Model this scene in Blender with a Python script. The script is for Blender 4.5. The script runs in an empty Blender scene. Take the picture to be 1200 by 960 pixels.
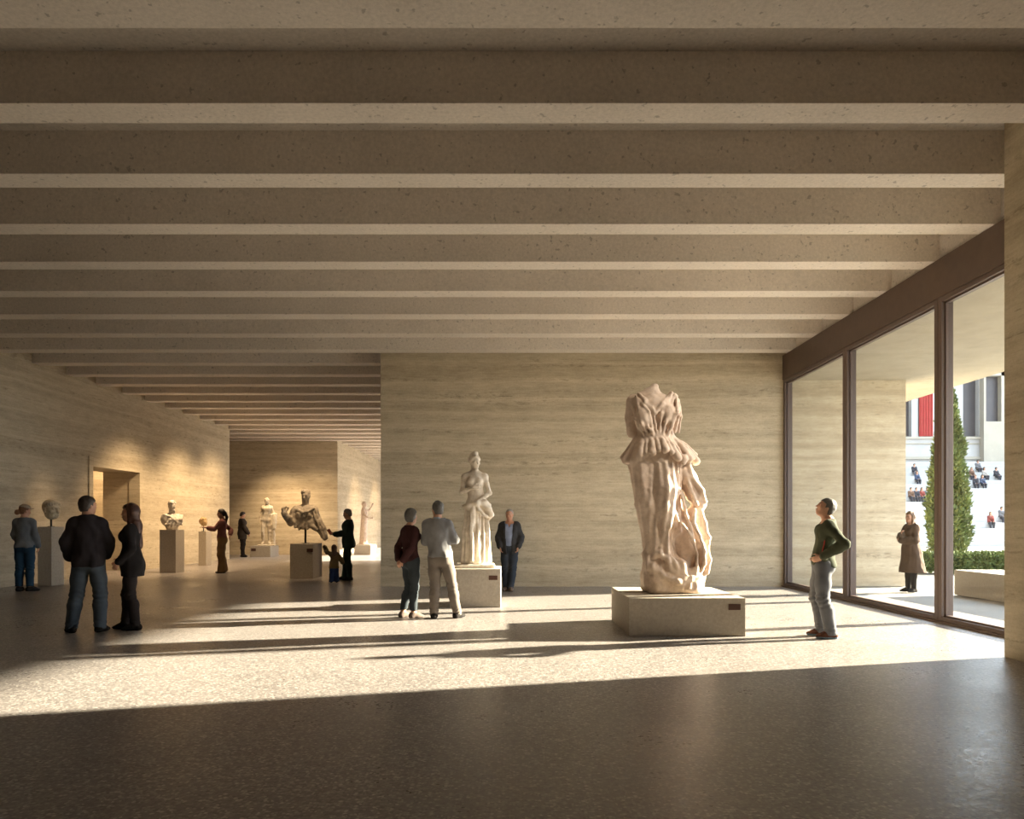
import bpy, bmesh, math, random
import numpy as np
from mathutils import Vector, Matrix

random.seed(7)
rng = np.random.default_rng(11)
SC = bpy.context.scene
COL = SC.collection

# ---------------------------------------------------------------- camera geometry
F, CX, HY, HC = 850.0, 599.0, 614.0, 1.42      # focal length (px), vanishing point, eye height
def D(py): return F * HC / (py - HY)            # distance of a floor point
def X(px, d): return (px - CX) / F * d
def Z(py, d): return HC + (HY - py) / F * d

# ---------------------------------------------------------------- scene helpers
def link(o): COL.objects.link(o); return o

def tag(o, label=None, cat=None, group=None, kind=None):
    if label: o['label'] = label
    if cat: o['category'] = cat
    if group: o['group'] = group
    if kind: o['kind'] = kind
    return o

def empty(name, label, cat, loc=(0, 0, 0), rz=0.0, group=None):
    o = link(bpy.data.objects.new(name, None))
    o.location = loc; o.rotation_euler = (0, 0, rz); o.empty_display_size = .2
    return tag(o, label, cat, group)

def mesh_obj(name, verts, faces, mat=None, parent=None, smooth=False):
    me = bpy.data.meshes.new(name)
    me.from_pydata([tuple(v) for v in verts], [], [tuple(f) for f in faces])
    me.update()
    if smooth: me.shade_smooth()
    if mat: me.materials.append(mat)
    o = link(bpy.data.objects.new(name, me))
    if parent: o.parent = parent
    return o

class MB:
    """collects shapes into one mesh"""
    def __init__(s): s.bm = bmesh.new()
    def box(s, lo, hi, bev=0.0):
        b = bmesh.new()
        bmesh.ops.create_cube(b, size=1)
        for v in b.verts:
            v.co = Vector([lo[i] + (v.co[i] + .5) * (hi[i] - lo[i]) for i in range(3)])
        if bev:
            bmesh.ops.bevel(b, geom=b.edges[:], offset=bev, segments=2, affect='EDGES', profile=.6)
        s._add(b); return s
    def cyl(s, a, b_, r1, r2=None, n=20):
        a, b_ = Vector(a), Vector(b_); r2 = r1 if r2 is None else r2
        b = bmesh.new()
        bmesh.ops.create_cone(b, cap_ends=True, segments=n, radius1=r1, radius2=r2, depth=(b_ - a).length)
        q = (b_ - a).to_track_quat('Z', 'Y')
        bmesh.ops.transform(b, matrix=Matrix.Translation((a + b_) / 2) @ q.to_matrix().to_4x4(), verts=b.verts)
        s._add(b); return s
    def ball(s, c, r, n=12):
        b = bmesh.new()
        bmesh.ops.create_uvsphere(b, u_segments=n * 2, v_segments=n, radius=1)
        r = (r, r, r) if not hasattr(r, '__len__') else r
        for v in b.verts: v.co = Vector([c[i] + v.co[i] * r[i] for i in range(3)])
        for f in b.faces: f.smooth = True
        s._add(b); return s
    def _add(s, b):
        me = bpy.data.meshes.new('tmp'); b.to_mesh(me); b.free()
        s.bm.from_mesh(me); bpy.data.meshes.remove(me)
    def build(s, name, mat, parent=None):
        me = bpy.data.meshes.new(name); s.bm.to_mesh(me); s.bm.free()
        me.materials.append(mat)
        o = link(bpy.data.objects.new(name, me))
        if parent: o.parent = parent
        return o

def struct(name, mat, boxes, bev=0.0):
    m = MB()
    for lo, hi in boxes: m.box(lo, hi, bev)
    return tag(m.build(name, mat), kind='structure')

# ---------------------------------------------------------------- materials
class NT:
    def __init__(s, name):
        s.m = bpy.data.materials.new(name); s.m.use_nodes = True
        s.t = s.m.node_tree; s.b = s.t.nodes['Principled BSDF']
        s.co = None
    def n(s, typ, **kw):
        nd = s.t.nodes.new(typ)
        for k, v in kw.items():
            if k in nd.inputs: nd.inputs[k].default_value = v
            else: setattr(nd, k, v)
        return nd
    def l(s, a, b): s.t.links.new(a, b)
    def coord(s, scale=(1, 1, 1)):
        if s.co is None: s.co = s.n('ShaderNodeTexCoord')
        mp = s.n('ShaderNodeMapping'); mp.inputs['Scale'].default_value = scale
        s.l(s.co.outputs['Object'], mp.inputs['Vector']); return mp.outputs['Vector']
    def noise(s, scale, detail=4, rough=.55, vec=None, distort=0.0):
        nd = s.n('ShaderNodeTexNoise'); nd.inputs['Scale'].default_value = scale
        nd.inputs['Detail'].default_value = detail; nd.inputs['Roughness'].default_value = rough
        nd.inputs['Distortion'].default_value = distort
        s.l(vec if vec is not None else s.coord(), nd.inputs['Vector']); return nd.outputs['Fac']
    def ramp(s, fac, stops, interp='LINEAR'):
        r = s.n('ShaderNodeValToRGB'); r.color_ramp.interpolation = interp
        e = r.color_ramp.elements
        while len(e) < len(stops): e.new(.5)
        for el, (p, c) in zip(e, stops):
            el.position = p; el.color = (c[0], c[1], c[2], 1) if hasattr(c, '__len__') else (c, c, c, 1)
        s.l(fac, r.inputs['Fac']); return r.outputs['Color']
    def mix(s, fac, a, b, blend='MIX'):
        m = s.n('ShaderNodeMix'); m.data_type = 'RGBA'; m.blend_type = blend
        for sock, v in ((m.inputs[0], fac), (m.inputs[6], a), (m.inputs[7], b)):
            if hasattr(v, 'is_output'): s.l(v, sock)
            elif hasattr(v, '__len__'): sock.default_value = (v[0], v[1], v[2], 1)
            else: sock.default_value = v
        return m.outputs[2]
    def bump(s, h, strength=.3, dist=.01, normal=None):
        b = s.n('ShaderNodeBump'); b.inputs['Strength'].default_value = strength
        b.inputs['Distance'].default_value = dist
        s.l(h, b.inputs['Height'])
        if normal is not None: s.l(normal, b.inputs['Normal'])
        return b.outputs['Normal']
    def done(s, col=None, rough=.7, nrm=None, metal=0, spec=.5):
        if col is not None:
            if hasattr(col, 'is_output'): s.l(col, s.b.inputs['Base Color'])
            else: s.b.inputs['Base Color'].default_value = (col[0], col[1], col[2], 1)
        if hasattr(rough, 'is_output'): s.l(rough, s.b.inputs['Roughness'])
        else: s.b.inputs['Roughness'].default_value = rough
        if nrm is not None: s.l(nrm, s.b.inputs['Normal'])
        s.b.inputs['Metallic'].default_value = metal
        s.b.inputs['Specular IOR Level'].default_value = spec
        return s.m

def sc3(c, k): return tuple(min(1, x * k) for x in c)

def rammed(name, dark, mid, light):
    t = NT(name)
    warp = t.noise(.35, 2, .5, t.coord((1, 1, .6)))
    comb = t.n('ShaderNodeVectorMath', operation='MULTIPLY_ADD')
    t.l(warp, comb.inputs[0]); comb.inputs[1].default_value = (0, 0, .10); t.l(t.coord(), comb.inputs[2])
    def str_(sc):
        mp = t.n('ShaderNodeMapping'); mp.inputs['Scale'].default_value = sc
        t.l(comb.outputs[0], mp.inputs['Vector']); return mp.outputs['Vector']
    big = t.noise(1.0, 3, .55, str_((.05, .05, 1.9)))
    col = t.ramp(big, [(.28, sc3(dark, 1.05)), (.42, mid), (.50, sc3(light, 1.06)), (.58, mid), (.66, sc3(dark, 1.3)), (.8, light)])
    med = t.noise(1.0, 6, .72, str_((.35, .35, 7.0)))
    col = t.mix(.34, col, t.ramp(med, [(.28, sc3(dark, .85)), (.5, mid), (.7, sc3(light, 1.06))]))
    fine = t.noise(1.0, 5, .75, str_((2.2, 2.2, 26.0)))
    col = t.mix(.32, col, t.ramp(fine, [(.3, sc3(dark, .8)), (.5, mid), (.7, sc3(light, 1.1))]))
    blot = t.noise(2.4, 6, .7, str_((1, 1, 2.0)))
    col = t.mix(.22, col, t.ramp(blot, [(.3, sc3(dark, .8)), (.68, sc3(light, 1.05))]))
    seam = t.noise(1.0, 2, .5, str_((.08, .08, 4.2)))
    band = t.ramp(seam, [(.47, 0), (.5, 1), (.53, 0)])
    pit = t.noise(1.0, 5, .75, str_((4.5, 4.5, 13.0)))
    sm = t.mix(1.0, t.ramp(pit, [(.50, 0), (.66, .7)]), t.mix(1.0, band, (.10, .10, .10), 'ADD'), 'MULTIPLY')
    col = t.mix(sm, col, sc3(dark, .6))
    grain = t.noise(34, 4, .7)
    col = t.mix(.3, col, t.ramp(grain, [(.3, sc3(dark, .75)), (.7, sc3(light, 1.15))]), 'SOFT_LIGHT')
    n1 = t.bump(pit, -.25, .015)
    n2 = t.bump(fine, .25, .008, n1)
    return t.done(col, .88, t.bump(grain, .25, .004, n2), spec=.2)

def concrete(name, base, pits=.5):
    t = NT(name)
    cl = t.noise(.9, 5, .6)
    col = t.ramp(cl, [(.3, sc3(base, .86)), (.7, sc3(base, 1.1))])
    fine = t.noise(26, 5, .7)
    col = t.mix(.5, col, t.ramp(fine, [(.3, sc3(base, .72)), (.68, sc3(base, 1.22))]))
    pit = t.noise(16, 2, .5)
    pf = t.ramp(pit, [(.66, 0), (.71, pits)])
    col = t.mix(pf, col, sc3(base, .3))
    n = t.bump(pit, -.2, .004); n = t.bump(fine, .2, .003, n)
    return t.done(col, .8, n, spec=.3)

def terrazzo(name):
    t = NT(name)
    v = t.n('ShaderNodeTexVoronoi'); v.inputs['Scale'].default_value = 54; v.inputs['Randomness'].default_value = 1
    t.l(t.coord((1, 1, 1)), v.inputs['Vector'])
    sep = t.n('ShaderNodeSeparateColor'); t.l(v.outputs['Color'], sep.inputs[0])
    col = t.ramp(sep.outputs[0], [(0, (.09, .081, .079)), (.45, (.20, .184, .179)), (.8, (.35, .325, .312)), (1, (.60, .565, .54))])
    e = t.ramp(v.outputs['Distance'], [(.35, 0), (.75, .75)])
    col = t.mix(e, col, (.17, .153, .147))
    cl = t.noise(.35, 4, .6)
    col = t.mix(.25, col, t.ramp(cl, [(.35, (.17, .152, .143)), (.65, (.33, .305, .29))]))
    rg = t.mix(.6, t.ramp(sep.outputs[1], [(0, .18), (1, .46)]), t.ramp(t.noise(.8, 3), [(.3, .30), (.7, .42)]))
    sp = t.n('ShaderNodeSeparateColor'); t.l(rg, sp.inputs[0])
    n = t.bump(v.outputs['Distance'], -.55, .008)
    n = t.bump(t.noise(140, 3, .6), .12, .003, n)
    return t.done(col, sp.outputs[0], n, spec=.75)

def plain(name, col, rough=.7, var=.12, scale=14, bump=.15, metal=0, spec=.4, bdist=.004):
    t = NT(name)
    nz = t.noise(scale, 5, .65)
    c = t.ramp(nz, [(.3, sc3(col, 1 - var)), (.7, sc3(col, 1 + var))])
    return t.done(c, rough, t.bump(nz, bump, bdist) if bump else None, metal, spec)

def marble(name, base, stain):
    t = NT(name)
    a = t.noise(3.2, 6, .65, distort=.5)
    col = t.ramp(a, [(.33, stain), (.52, base), (.75, sc3(base, 1.1))])
    v = t.noise(14, 5, .7)
    col = t.mix(.35, col, t.ramp(v, [(.35, sc3(stain, .85)), (.6, sc3(base, 1.08))]))
    n = t.bump(v, .28, .012); n = t.bump(t.noise(55, 4, .7), .2, .005, n)
    return t.done(col, .6, n, spec=.35)

def fabric(name, col, rough=.9, weave=320):
    t = NT(name)
    nz = t.noise(5, 4, .6)
    c = t.ramp(nz, [(.3, sc3(col, .82)), (.7, sc3(col, 1.15))])
    n = t.bump(t.noise(9, 3, .5), .35, .012)
    n = t.bump(t.noise(weave, 2, .5), .15, .001, n)
    return t.done(c, rough, n, spec=.15)

def glassmat(name):
    m = bpy.data.materials.new(name); m.use_nodes = True
    t = m.node_tree; t.nodes.clear()
    out = t.nodes.new('ShaderNodeOutputMaterial'); mx = t.nodes.new('ShaderNodeMixShader')
    tr = t.nodes.new('ShaderNodeBsdfTransparent'); gl = t.nodes.new('ShaderNodeBsdfGlossy')
    lw = t.nodes.new('ShaderNodeLayerWeight'); lw.inputs['Blend'].default_value = .5
    pw = t.nodes.new('ShaderNodeMath'); pw.operation = 'POWER'; pw.inputs[1].default_value = 5
    fr = t.nodes.new('ShaderNodeMath'); fr.operation = 'MULTIPLY_ADD'; fr.inputs[1].default_value = .5; fr.inputs[2].default_value = .025
    t.links.new(lw.outputs['Facing'], pw.inputs[0]); t.links.new(pw.outputs[0], fr.inputs[0])
    tr.inputs['Color'].default_value = (.90, .91, .90, 1)
    gl.inputs['Roughness'].default_value = .0; gl.inputs['Color'].default_value = (.9, .9, .9, 1)
    t.links.new(fr.outputs[0], mx.inputs[0]); t.links.new(tr.outputs[0], mx.inputs[1])
    t.links.new(gl.outputs[0], mx.inputs[2]); t.links.new(mx.outputs[0], out.inputs['Surface'])
    return m

M = {}
M['earth'] = rammed('rammed earth', (.30, .25, .182), (.48, .418, .318), (.635, .572, .447))
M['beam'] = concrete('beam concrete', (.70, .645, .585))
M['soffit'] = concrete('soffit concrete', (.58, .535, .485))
M['floor'] = terrazzo('terrazzo')
M['steel'] = plain('brown steel', (.105, .072, .06), .45, .08, 30, .05, spec=.5)
M['steel2'] = plain('brown steel fascia', (.10, .066, .05), .5, .12, 6, .05, spec=.5)
M['glass'] = glassmat('window glass')
M['plinth'] = concrete('plinth stone', (.42, .37, .30), .12)
M['plaque'] = plain('plaque bronze', (.075, .032, .02), .45, .1, 40, .05)
M['canopy'] = rammed('canopy plaster', (.36, .33, .275), (.41, .38, .32), (.46, .43, .365))
M['paving'] = concrete('pale paving', (.25, .235, .21), .1)
M['whitestone'] = concrete('white stone', (.42, .415, .405), .05)
M['creamstone'] = concrete('cream stone', (.37, .34, .28), .05)
M['darkwin'] = plain('grey window', (.07, .065, .07), .4, .1, 3, .0)
M['banner'] = plain('red cloth', (.30, .035, .03), .85, .1, 3, .05)
M['bench'] = concrete('bench stone', (.46, .42, .36), .15)
M['leaf'] = plain('cypress leaf', (.11, .14, .045), .8, .45, 2.5, 0)
M['leafh'] = plain('hedge leaf', (.075, .105, .03), .8, .45, 4, 0)
M['bark'] = plain('bark', (.12, .08, .05), .9, .3, 12, .4)
M['rod'] = plain('iron rod', (.05, .045, .04), .5, .1, 20, .05, .6)
M['marble_pink'] = marble('rosy marble', (.70, .57, .47), (.50, .375, .29))
M['marble_white'] = marble('pale marble', (.72, .65, .55), (.50, .42, .33))
M['marble_yellow'] = marble('ivory marble', (.66, .56, .40), (.40, .31, .2))
M['marble_grey'] = marble('weathered marble', (.58, .50, .40), (.26, .21, .16))
M['marble_ochre'] = marble('ochre stone', (.50, .34, .16), (.28, .17, .08))
M['skin'] = plain('skin', (.50, .28, .19), .55, .06, 25, .05)
M['skin_tan'] = plain('skin tan', (.40, .20, .125), .55, .06, 25, .05)
M['eye'] = plain('eye', (.03, .022, .018), .3, .05, 30, 0)
M['lips'] = plain('lips', (.36, .13, .10), .5, .05, 30, 0)
def fab(k, c, **kw): M[k] = fabric('cloth ' + k, c, **kw); return M[k]
# ---------------------------------------------------------------- implicit surfaces -> one continuous mesh
def V3(*a): return np.array(a, float)
def unit(v): v = np.asarray(v, float); return v / (np.linalg.norm(v) + 1e-12)
def rotz(a): c, s = math.cos(a), math.sin(a); return np.array([[c, -s, 0], [s, c, 0], [0, 0, 1.]])
def rotx(a): c, s = math.cos(a), math.sin(a); return np.array([[1., 0, 0], [0, c, -s], [0, s, c]])
def roty(a): c, s = math.cos(a), math.sin(a); return np.array([[c, 0, s], [0, 1., 0], [-s, 0, c]])
I3 = np.eye(3)

class Sdf:
    def __init__(s): s.ops = []
    # primitives return (function, lo, hi)
    @staticmethod
    def p_cone(a, b, r1, r2, flat=None):
        a = np.asarray(a, float); b = np.asarray(b, float); ab = b - a; L2 = ab @ ab + 1e-12
        if flat is not None: n = unit(flat[0]); sc = flat[1]
        def f(P):
            v = P - a
            t = np.clip(v @ ab / L2, 0, 1)
            v = v - t[:, None] * ab
            r = r1 + (r2 - r1) * t
            if flat is None: return np.sqrt((v * v).sum(1)) - r
            h = v @ n
            v1 = v + n * (h * (1 / sc - 1))[:, None]
            v2 = v + n * (h * (1 / sc ** 2 - 1))[:, None]
            l1 = np.sqrt((v1 * v1).sum(1)); l2 = np.sqrt((v2 * v2).sum(1)) + 1e-9
            return np.where(l1 > 1e-6, (l1 - r) * np.maximum(l1 / l2, min(sc, 1)), -r * min(sc, 1))
        m = max(r1, r2) * (max(1, flat[1]) if flat is not None else 1)
        return f, np.minimum(a, b) - m, np.maximum(a, b) + m
    @staticmethod
    def p_ell(c, r, R=None):
        c = np.asarray(c, float)
        r = np.array([r] * 3 if not hasattr(r, '__len__') else r, float)
        def f(P):
            q = P - c
            if R is not None: q = q @ R
            k0 = np.sqrt(((q / r) ** 2).sum(1)); k1 = np.sqrt(((q / r ** 2) ** 2).sum(1)) + 1e-9
            return np.where(k0 > 1e-4, k0 * (k0 - 1) / k1, -r.min())
        m = r.max() if R is not None else r
        return f, c - m, c + m
    @staticmethod
    def p_box(c, h, rad=.01, R=None):
        c = np.asarray(c, float); h = np.asarray(h, float) - rad
        def f(P):
            q = P - c
            if R is not None: q = q @ R
            q = np.abs(q) - h
            return np.sqrt((np.maximum(q, 0) ** 2).sum(1)) + np.minimum(q.max(1), 0) - rad
        m = np.linalg.norm(h) + rad if R is not None else h + rad
        return f, c - m, c + m
    def u(s, p, k=.02): s.ops.append(('u', p[0], k, p[1], p[2])); return s
    def sub(s, p, k=.02): s.ops.append(('s', p[0], k, p[1], p[2])); return s
    def cut(s, f, k=.005): s.ops.append(('i', f, k, None, None)); return s       # keep f < 0
    def disp(s, f): s.ops.append(('d', f, 0, None, None)); return s
    def cone(s, a, b, r1, r2=None, flat=None, k=.02): return s.u(s.p_cone(a, b, r1, r1 if r2 is None else r2, flat), k)
    def ell(s, c, r, R=None, k=.02): return s.u(s.p_ell(c, r, R), k)
    def box(s, c, h, rad=.01, R=None, k=.02): return s.u(s.p_box(c, h, rad, R), k)
    def chain(s, pts, rs, flat=None, k=.02):
        for i in range(len(pts) - 1): s.cone(pts[i], pts[i + 1], rs[i], rs[i + 1], flat, k)
        return s

    def ev(s, P, use=None, pre=None):
        d = np.full(len(P), 9.0)
        for i, (kind, f, k, lo, hi) in enumerate(s.ops):
            if use is not None and not use[i]: continue
            if kind == 'd': d = d + f(P); continue
            v = f(P)
            if pre is not None and kind == 'u': pre.append(v)
            if kind == 'u':
                h = np.maximum(k - np.abs(d - v), 0) / k; d = np.minimum(d, v) - h * h * k * .25
            elif kind == 's':
                v = -v; h = np.maximum(k - np.abs(d - v), 0) / k; d = np.maximum(d, v) + h * h * k * .25
            else:
                h = np.maximum(k - np.abs(d - v), 0) / k; d = np.maximum(d, v) + h * h * k * .25
        return d

    def mesh(s, vox, B=10):
        los = [o[3] for o in s.ops if o[0] == 'u']; his = [o[4] for o in s.ops if o[0] == 'u']
        lo = np.min(los, 0) - .03 - 2 * vox; hi = np.max(his, 0) + .03 + 2 * vox
        nb = np.ceil((hi - lo) / vox / B).astype(int); n = nb * B
        V = np.full(n, 1.0)
        bi = np.stack(np.meshgrid(*[np.arange(k) for k in nb], indexing='ij'), -1).reshape(-1, 3)
        C = lo + (bi * B + (B - 1) / 2) * vox
        pre = []
        dc = s.ev(C, None, pre)
        R = B * vox * .5 * 1.733
        pm = np.array(pre); base = pm.min(0)
        kmax = max([o[2] for o in s.ops if o[0] == 'u'])
        g = np.stack(np.meshgrid(*[np.arange(B)] * 3, indexing='ij'), -1).reshape(-1, 3) * vox
        uidx = [i for i, o in enumerate(s.ops) if o[0] == 'u']
        act = np.abs(dc) < R * 1.5 + .035
        for j in range(len(C)):
            i0 = bi[j] * B
            sl = tuple(slice(i0[a], i0[a] + B) for a in range(3))
            if not act[j]:
                if dc[j] < 0: V[sl] = -1.0
                continue
            use = [True] * len(s.ops)
            lim = base[j] + 2.4 * R + kmax
            for q, i in enumerate(uidx): use[i] = pm[q, j] < lim
            V[sl] = s.ev(lo + i0 * vox + g, use).reshape(B, B, B)
        return surface_nets(V, lo, vox)

def surface_nets(V, lo, vox):
    ins = V < 0
    nx, ny, nz = V.shape
    cnt = np.zeros((nx - 1, ny - 1, nz - 1), np.int8)
    for dx in (0, 1):
        for dy in (0, 1):
            for dz in (0, 1):
                cnt += ins[dx:nx - 1 + dx, dy:ny - 1 + dy, dz:nz - 1 + dz]
    cells = np.argwhere((cnt > 0) & (cnt < 8))
    idx = np.full(cnt.shape, -1, np.int64); idx[tuple(cells.T)] = np.arange(len(cells))
    acc = np.zeros((len(cells), 3)); num = np.zeros(len(cells))
    cor = [(0, 0, 0), (1, 0, 0), (0, 1, 0), (1, 1, 0), (0, 0, 1), (1, 0, 1), (0, 1, 1), (1, 1, 1)]
    val = [V[tuple((cells + c).T)] for c in cor]
    for i in range(8):
        for j in range(i + 1, 8):
            df = np.abs(np.subtract(cor[i], cor[j]))
            if df.sum() != 1: continue
            a, b = val[i], val[j]; m = (a < 0) != (b < 0)
            t = np.where(m, a / np.where(m, a - b, 1), 0)
            p = np.array(cor[i]) + t[:, None] * (np.array(cor[j]) - np.array(cor[i]))
            acc += np.where(m[:, None], p, 0); num += m
    verts = lo + (cells + acc / num[:, None]) * vox
    faces = []
    for ax in range(3):
        a = [slice(None)] * 3; b = [slice(None)] * 3
        a[ax] = slice(0, -1); b[ax] = slice(1, None)
        A, Bv = ins[tuple(a)], ins[tuple(b)]
        e = np.argwhere(A != Bv)
        o1, o2 = [(1, 2), (2, 0), (0, 1)][ax]
        ok = (e[:, o1] > 0) & (e[:, o2] > 0) & (e[:, o1] < V.shape[o1] - 1) & (e[:, o2] < V.shape[o2] - 1)
        e = e[ok]
        if not len(e): continue
        flip = A[tuple(e.T)]
        u1 = np.zeros(3, int); u1[o1] = 1; u2 = np.zeros(3, int); u2[o2] = 1
        q = [idx[tuple(x.T)] for x in (e - u1 - u2, e - u2, e, e - u1)]
        Q = np.stack(q, 1)
        Q = np.where(flip[:, None], Q, Q[:, ::-1])
        faces.append(Q)
    Fc = np.concatenate(faces); Fc = Fc[(Fc >= 0).all(1)]
    return verts, Fc

def sdf_obj(name, S, vox, mat, parent=None, scale=1.0, smooth_it=1):
    v, f = S.mesh(vox)
    me = bpy.data.meshes.new(name)
    v = v * scale
    me.vertices.add(len(v)); me.vertices.foreach_set('co', v.ravel())
    me.loops.add(f.size); me.loops.foreach_set('vertex_index', f.ravel().astype(np.int32))
    me.polygons.add(len(f)); me.polygons.foreach_set('loop_start', np.arange(0, f.size, 4, dtype=np.int32))
    me.update(calc_edges=True); me.validate()
    me.shade_smooth()
    me.materials.append(mat)
    o = link(bpy.data.objects.new(name, me))
    if smooth_it:
        md = o.modifiers.new('soften', 'SMOOTH'); md.factor = .4; md.iterations = smooth_it
    if parent: o.parent = parent
    return o

def wob(amp, fr, ph=0.0, sx=1.0, sy=1.0, sz=1.0):
    def f(P):
        x, y, z = P[:, 0] * sx, P[:, 1] * sy, P[:, 2] * sz
        return amp * (np.sin(fr * x + 2.1 * np.sin(fr * .6 * z + ph) + ph) * .5
                      + np.sin(fr * .9 * z + 1.7 * np.sin(fr * .7 * y + 1 + ph)) * .3
                      + np.sin(fr * 1.3 * y + 1.9 * np.sin(fr * .8 * x + 2 * ph)) * .35)
    return f
# ---------------------------------------------------------------- figures  (local frame: +Y forward, +X the figure's right, built 1.78 tall)
def head_prims(S, c, R, s=1.0, inf=0.0, face=True, fem=False):
    c = np.asarray(c, float)
    def T(x, y, z): return c + R @ (np.array([x, y, z]) * s)
    def r(*a): return tuple((x + inf) * s for x in a)
    S.ell(T(0, -.012, .03), r(.076, .098, .092), R, .03)
    S.ell(T(0, .020, -.035), r(.062 if fem else .065, .072, .086), R, .03 * s)
    S.ell(T(0, .052, -.092), r(.030 if fem else .036, .032, .026), R, .03 * s)
    if face:
        S.ell(T(0, .080, .024), r(.046, .014, .011), R, .02 * s)
        for sd in (-1, 1):
            S.ell(T(sd * .042, .058, -.022), r(.024, .022, .020), R, .02 * s)
            S.sub(S.p_ell(T(sd * .033, .104, .002), r(.019, .02, .013), R), .014 * s)
            S.ell(T(sd * .032, .077, .002), r(.0125, .0125, .0115), R, .003 * s)
            S.ell(T(sd * .075, -.012, -.008), r(.011, .022, .033), R, .006 * s)
        S.cone(T(0, .088, .012), T(0, .110, -.030), .008 * s, .0125 * s, k=.012 * s)
        S.ell(T(0, .089, -.058), r(.023, .011, .006), R, .008 * s)
        S.ell(T(0, .087, -.068), r(.020, .011, .006), R, .008 * s)

def hand_prims(S, w, d, nrm, side, curl=.5, s=1.0):
    """palm, four fingers and a thumb; d = pointing direction, nrm = the way the palm faces"""
    w = np.asarray(w, float); d = unit(d); nrm = unit(np.asarray(nrm, float) - d * (np.asarray(nrm, float) @ d))
    lat = unit(np.cross(d, nrm)) * side           # towards the thumb
    S.cone(w, w + d * .03 * s, .026 * s, .028 * s, (nrm, .72), .02)
    S.cone(w + d * .03 * s, w + d * .08 * s, .034 * s, .038 * s, (nrm, .42), .015)
    for o, L in ((.030, .070), (.010, .079), (-.011, .074), (-.031, .057)):
        b = w + d * .085 * s + lat * o * s
        a1 = curl * .7; a2 = curl * 1.6; a3 = curl * 2.3
        fan = lat * o * 1.6
        p1 = b + unit(d * math.cos(a1) + nrm * math.sin(a1) + fan) * L * .48 * s
        p2 = p1 + unit(d * math.cos(a2) + nrm * math.sin(a2) + fan) * L * .32 * s
        p3 = p2 + unit(d * math.cos(a3) + nrm * math.sin(a3) + fan) * L * .25 * s
        S.chain([b, p1, p2, p3], [.0095 * s, .009 * s, .008 * s, .0072 * s], k=.004)
    t0 = w + d * .028 * s + lat * .026 * s
    t1 = t0 + unit(d * .75 + lat * .75 + nrm * .25) * .045 * s
    t2 = t1 + unit(d * .95 + lat * .15 + nrm * .35 * (1 + curl)) * .032 * s
    S.chain([t0, t1, t2], [.014 * s, .0105 * s, .0085 * s], k=.008)

class Pose:
    """joint positions; every limb may be overridden"""
    def __init__(p, fem=False, pelvis=(0, 0), chest=(0, 0), head=(0, 0), yaw=0, pitch=0, roll=0, twist=0, hs=1.0, sw=None,
                 R=None, L=None, RL=None, LL=None, drop=0.0, shz=0.0):
        p.fem = fem; p.hs = hs
        p.pel = V3(pelvis[0], pelvis[1], .95 - drop); p.ch = V3(chest[0], chest[1], 1.31 - drop)
        p.neck = V3(chest[0] * 1.1, chest[1] * 1.1 - .012, 1.485 - drop)
        p.hR = rotz(-yaw) @ rotx(pitch) @ roty(roll)          # yaw > 0 turns to the figure's right
        p.hc = V3(chest[0] * 1.15 + head[0], chest[1] * 1.15 + head[1] + .02, 1.658 - drop + .12 * (hs - 1))
        sw = sw or (.138 if fem else .160)
        tw = rotz(-twist); p.tw = tw
        p.sh = {1: p.ch + tw @ V3(sw, -.005, .112 + shz), -1: p.ch + tw @ V3(-sw, -.005, .112 - shz)}
        hw = .092 if fem else .09
        p.hip = {1: p.pel + V3(hw, 0, -.03), -1: p.pel + V3(-hw, 0, -.03)}
        d = dict(e=(.27, -.03, 1.17), w=(.27, .07, .93), hd=(0, .15, -1), hn=(-1, .1, 0), curl=.45)
        p.arm = {}
        for sd, o in ((1, R), (-1, L)):
            q = dict(d); 
            q['e'] = (sd * .20 if fem else sd * .225, -.03, 1.16); q['w'] = (sd * .225 if fem else sd * .245, .06, .92); q['hn'] = (-sd, .1, 0)
            q.update(o or {}); p.arm[sd] = {k: (np.array(v, float) if k != 'curl' else v) for k, v in q.items()}
            if not (o and 'e' in o): p.arm[sd]['e'] = p.arm[sd]['e'] + p.ch - V3(0, 0, 1.31)
            if not (o and 'w' in o): p.arm[sd]['w'] = p.arm[sd]['w'] + p.ch - V3(0, 0, 1.31)
        p.leg = {}
        for sd, o in ((1, RL), (-1, LL)):
            q = dict(k=(sd * .10, .02, .50), a=(sd * .10, -.02, .085), yaw=sd * .2, pitch=0)
            q.update(o or {}); p.leg[sd] = {k: (np.array(v, float) if k in 'ka' else v) for k, v in q.items()}

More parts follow.
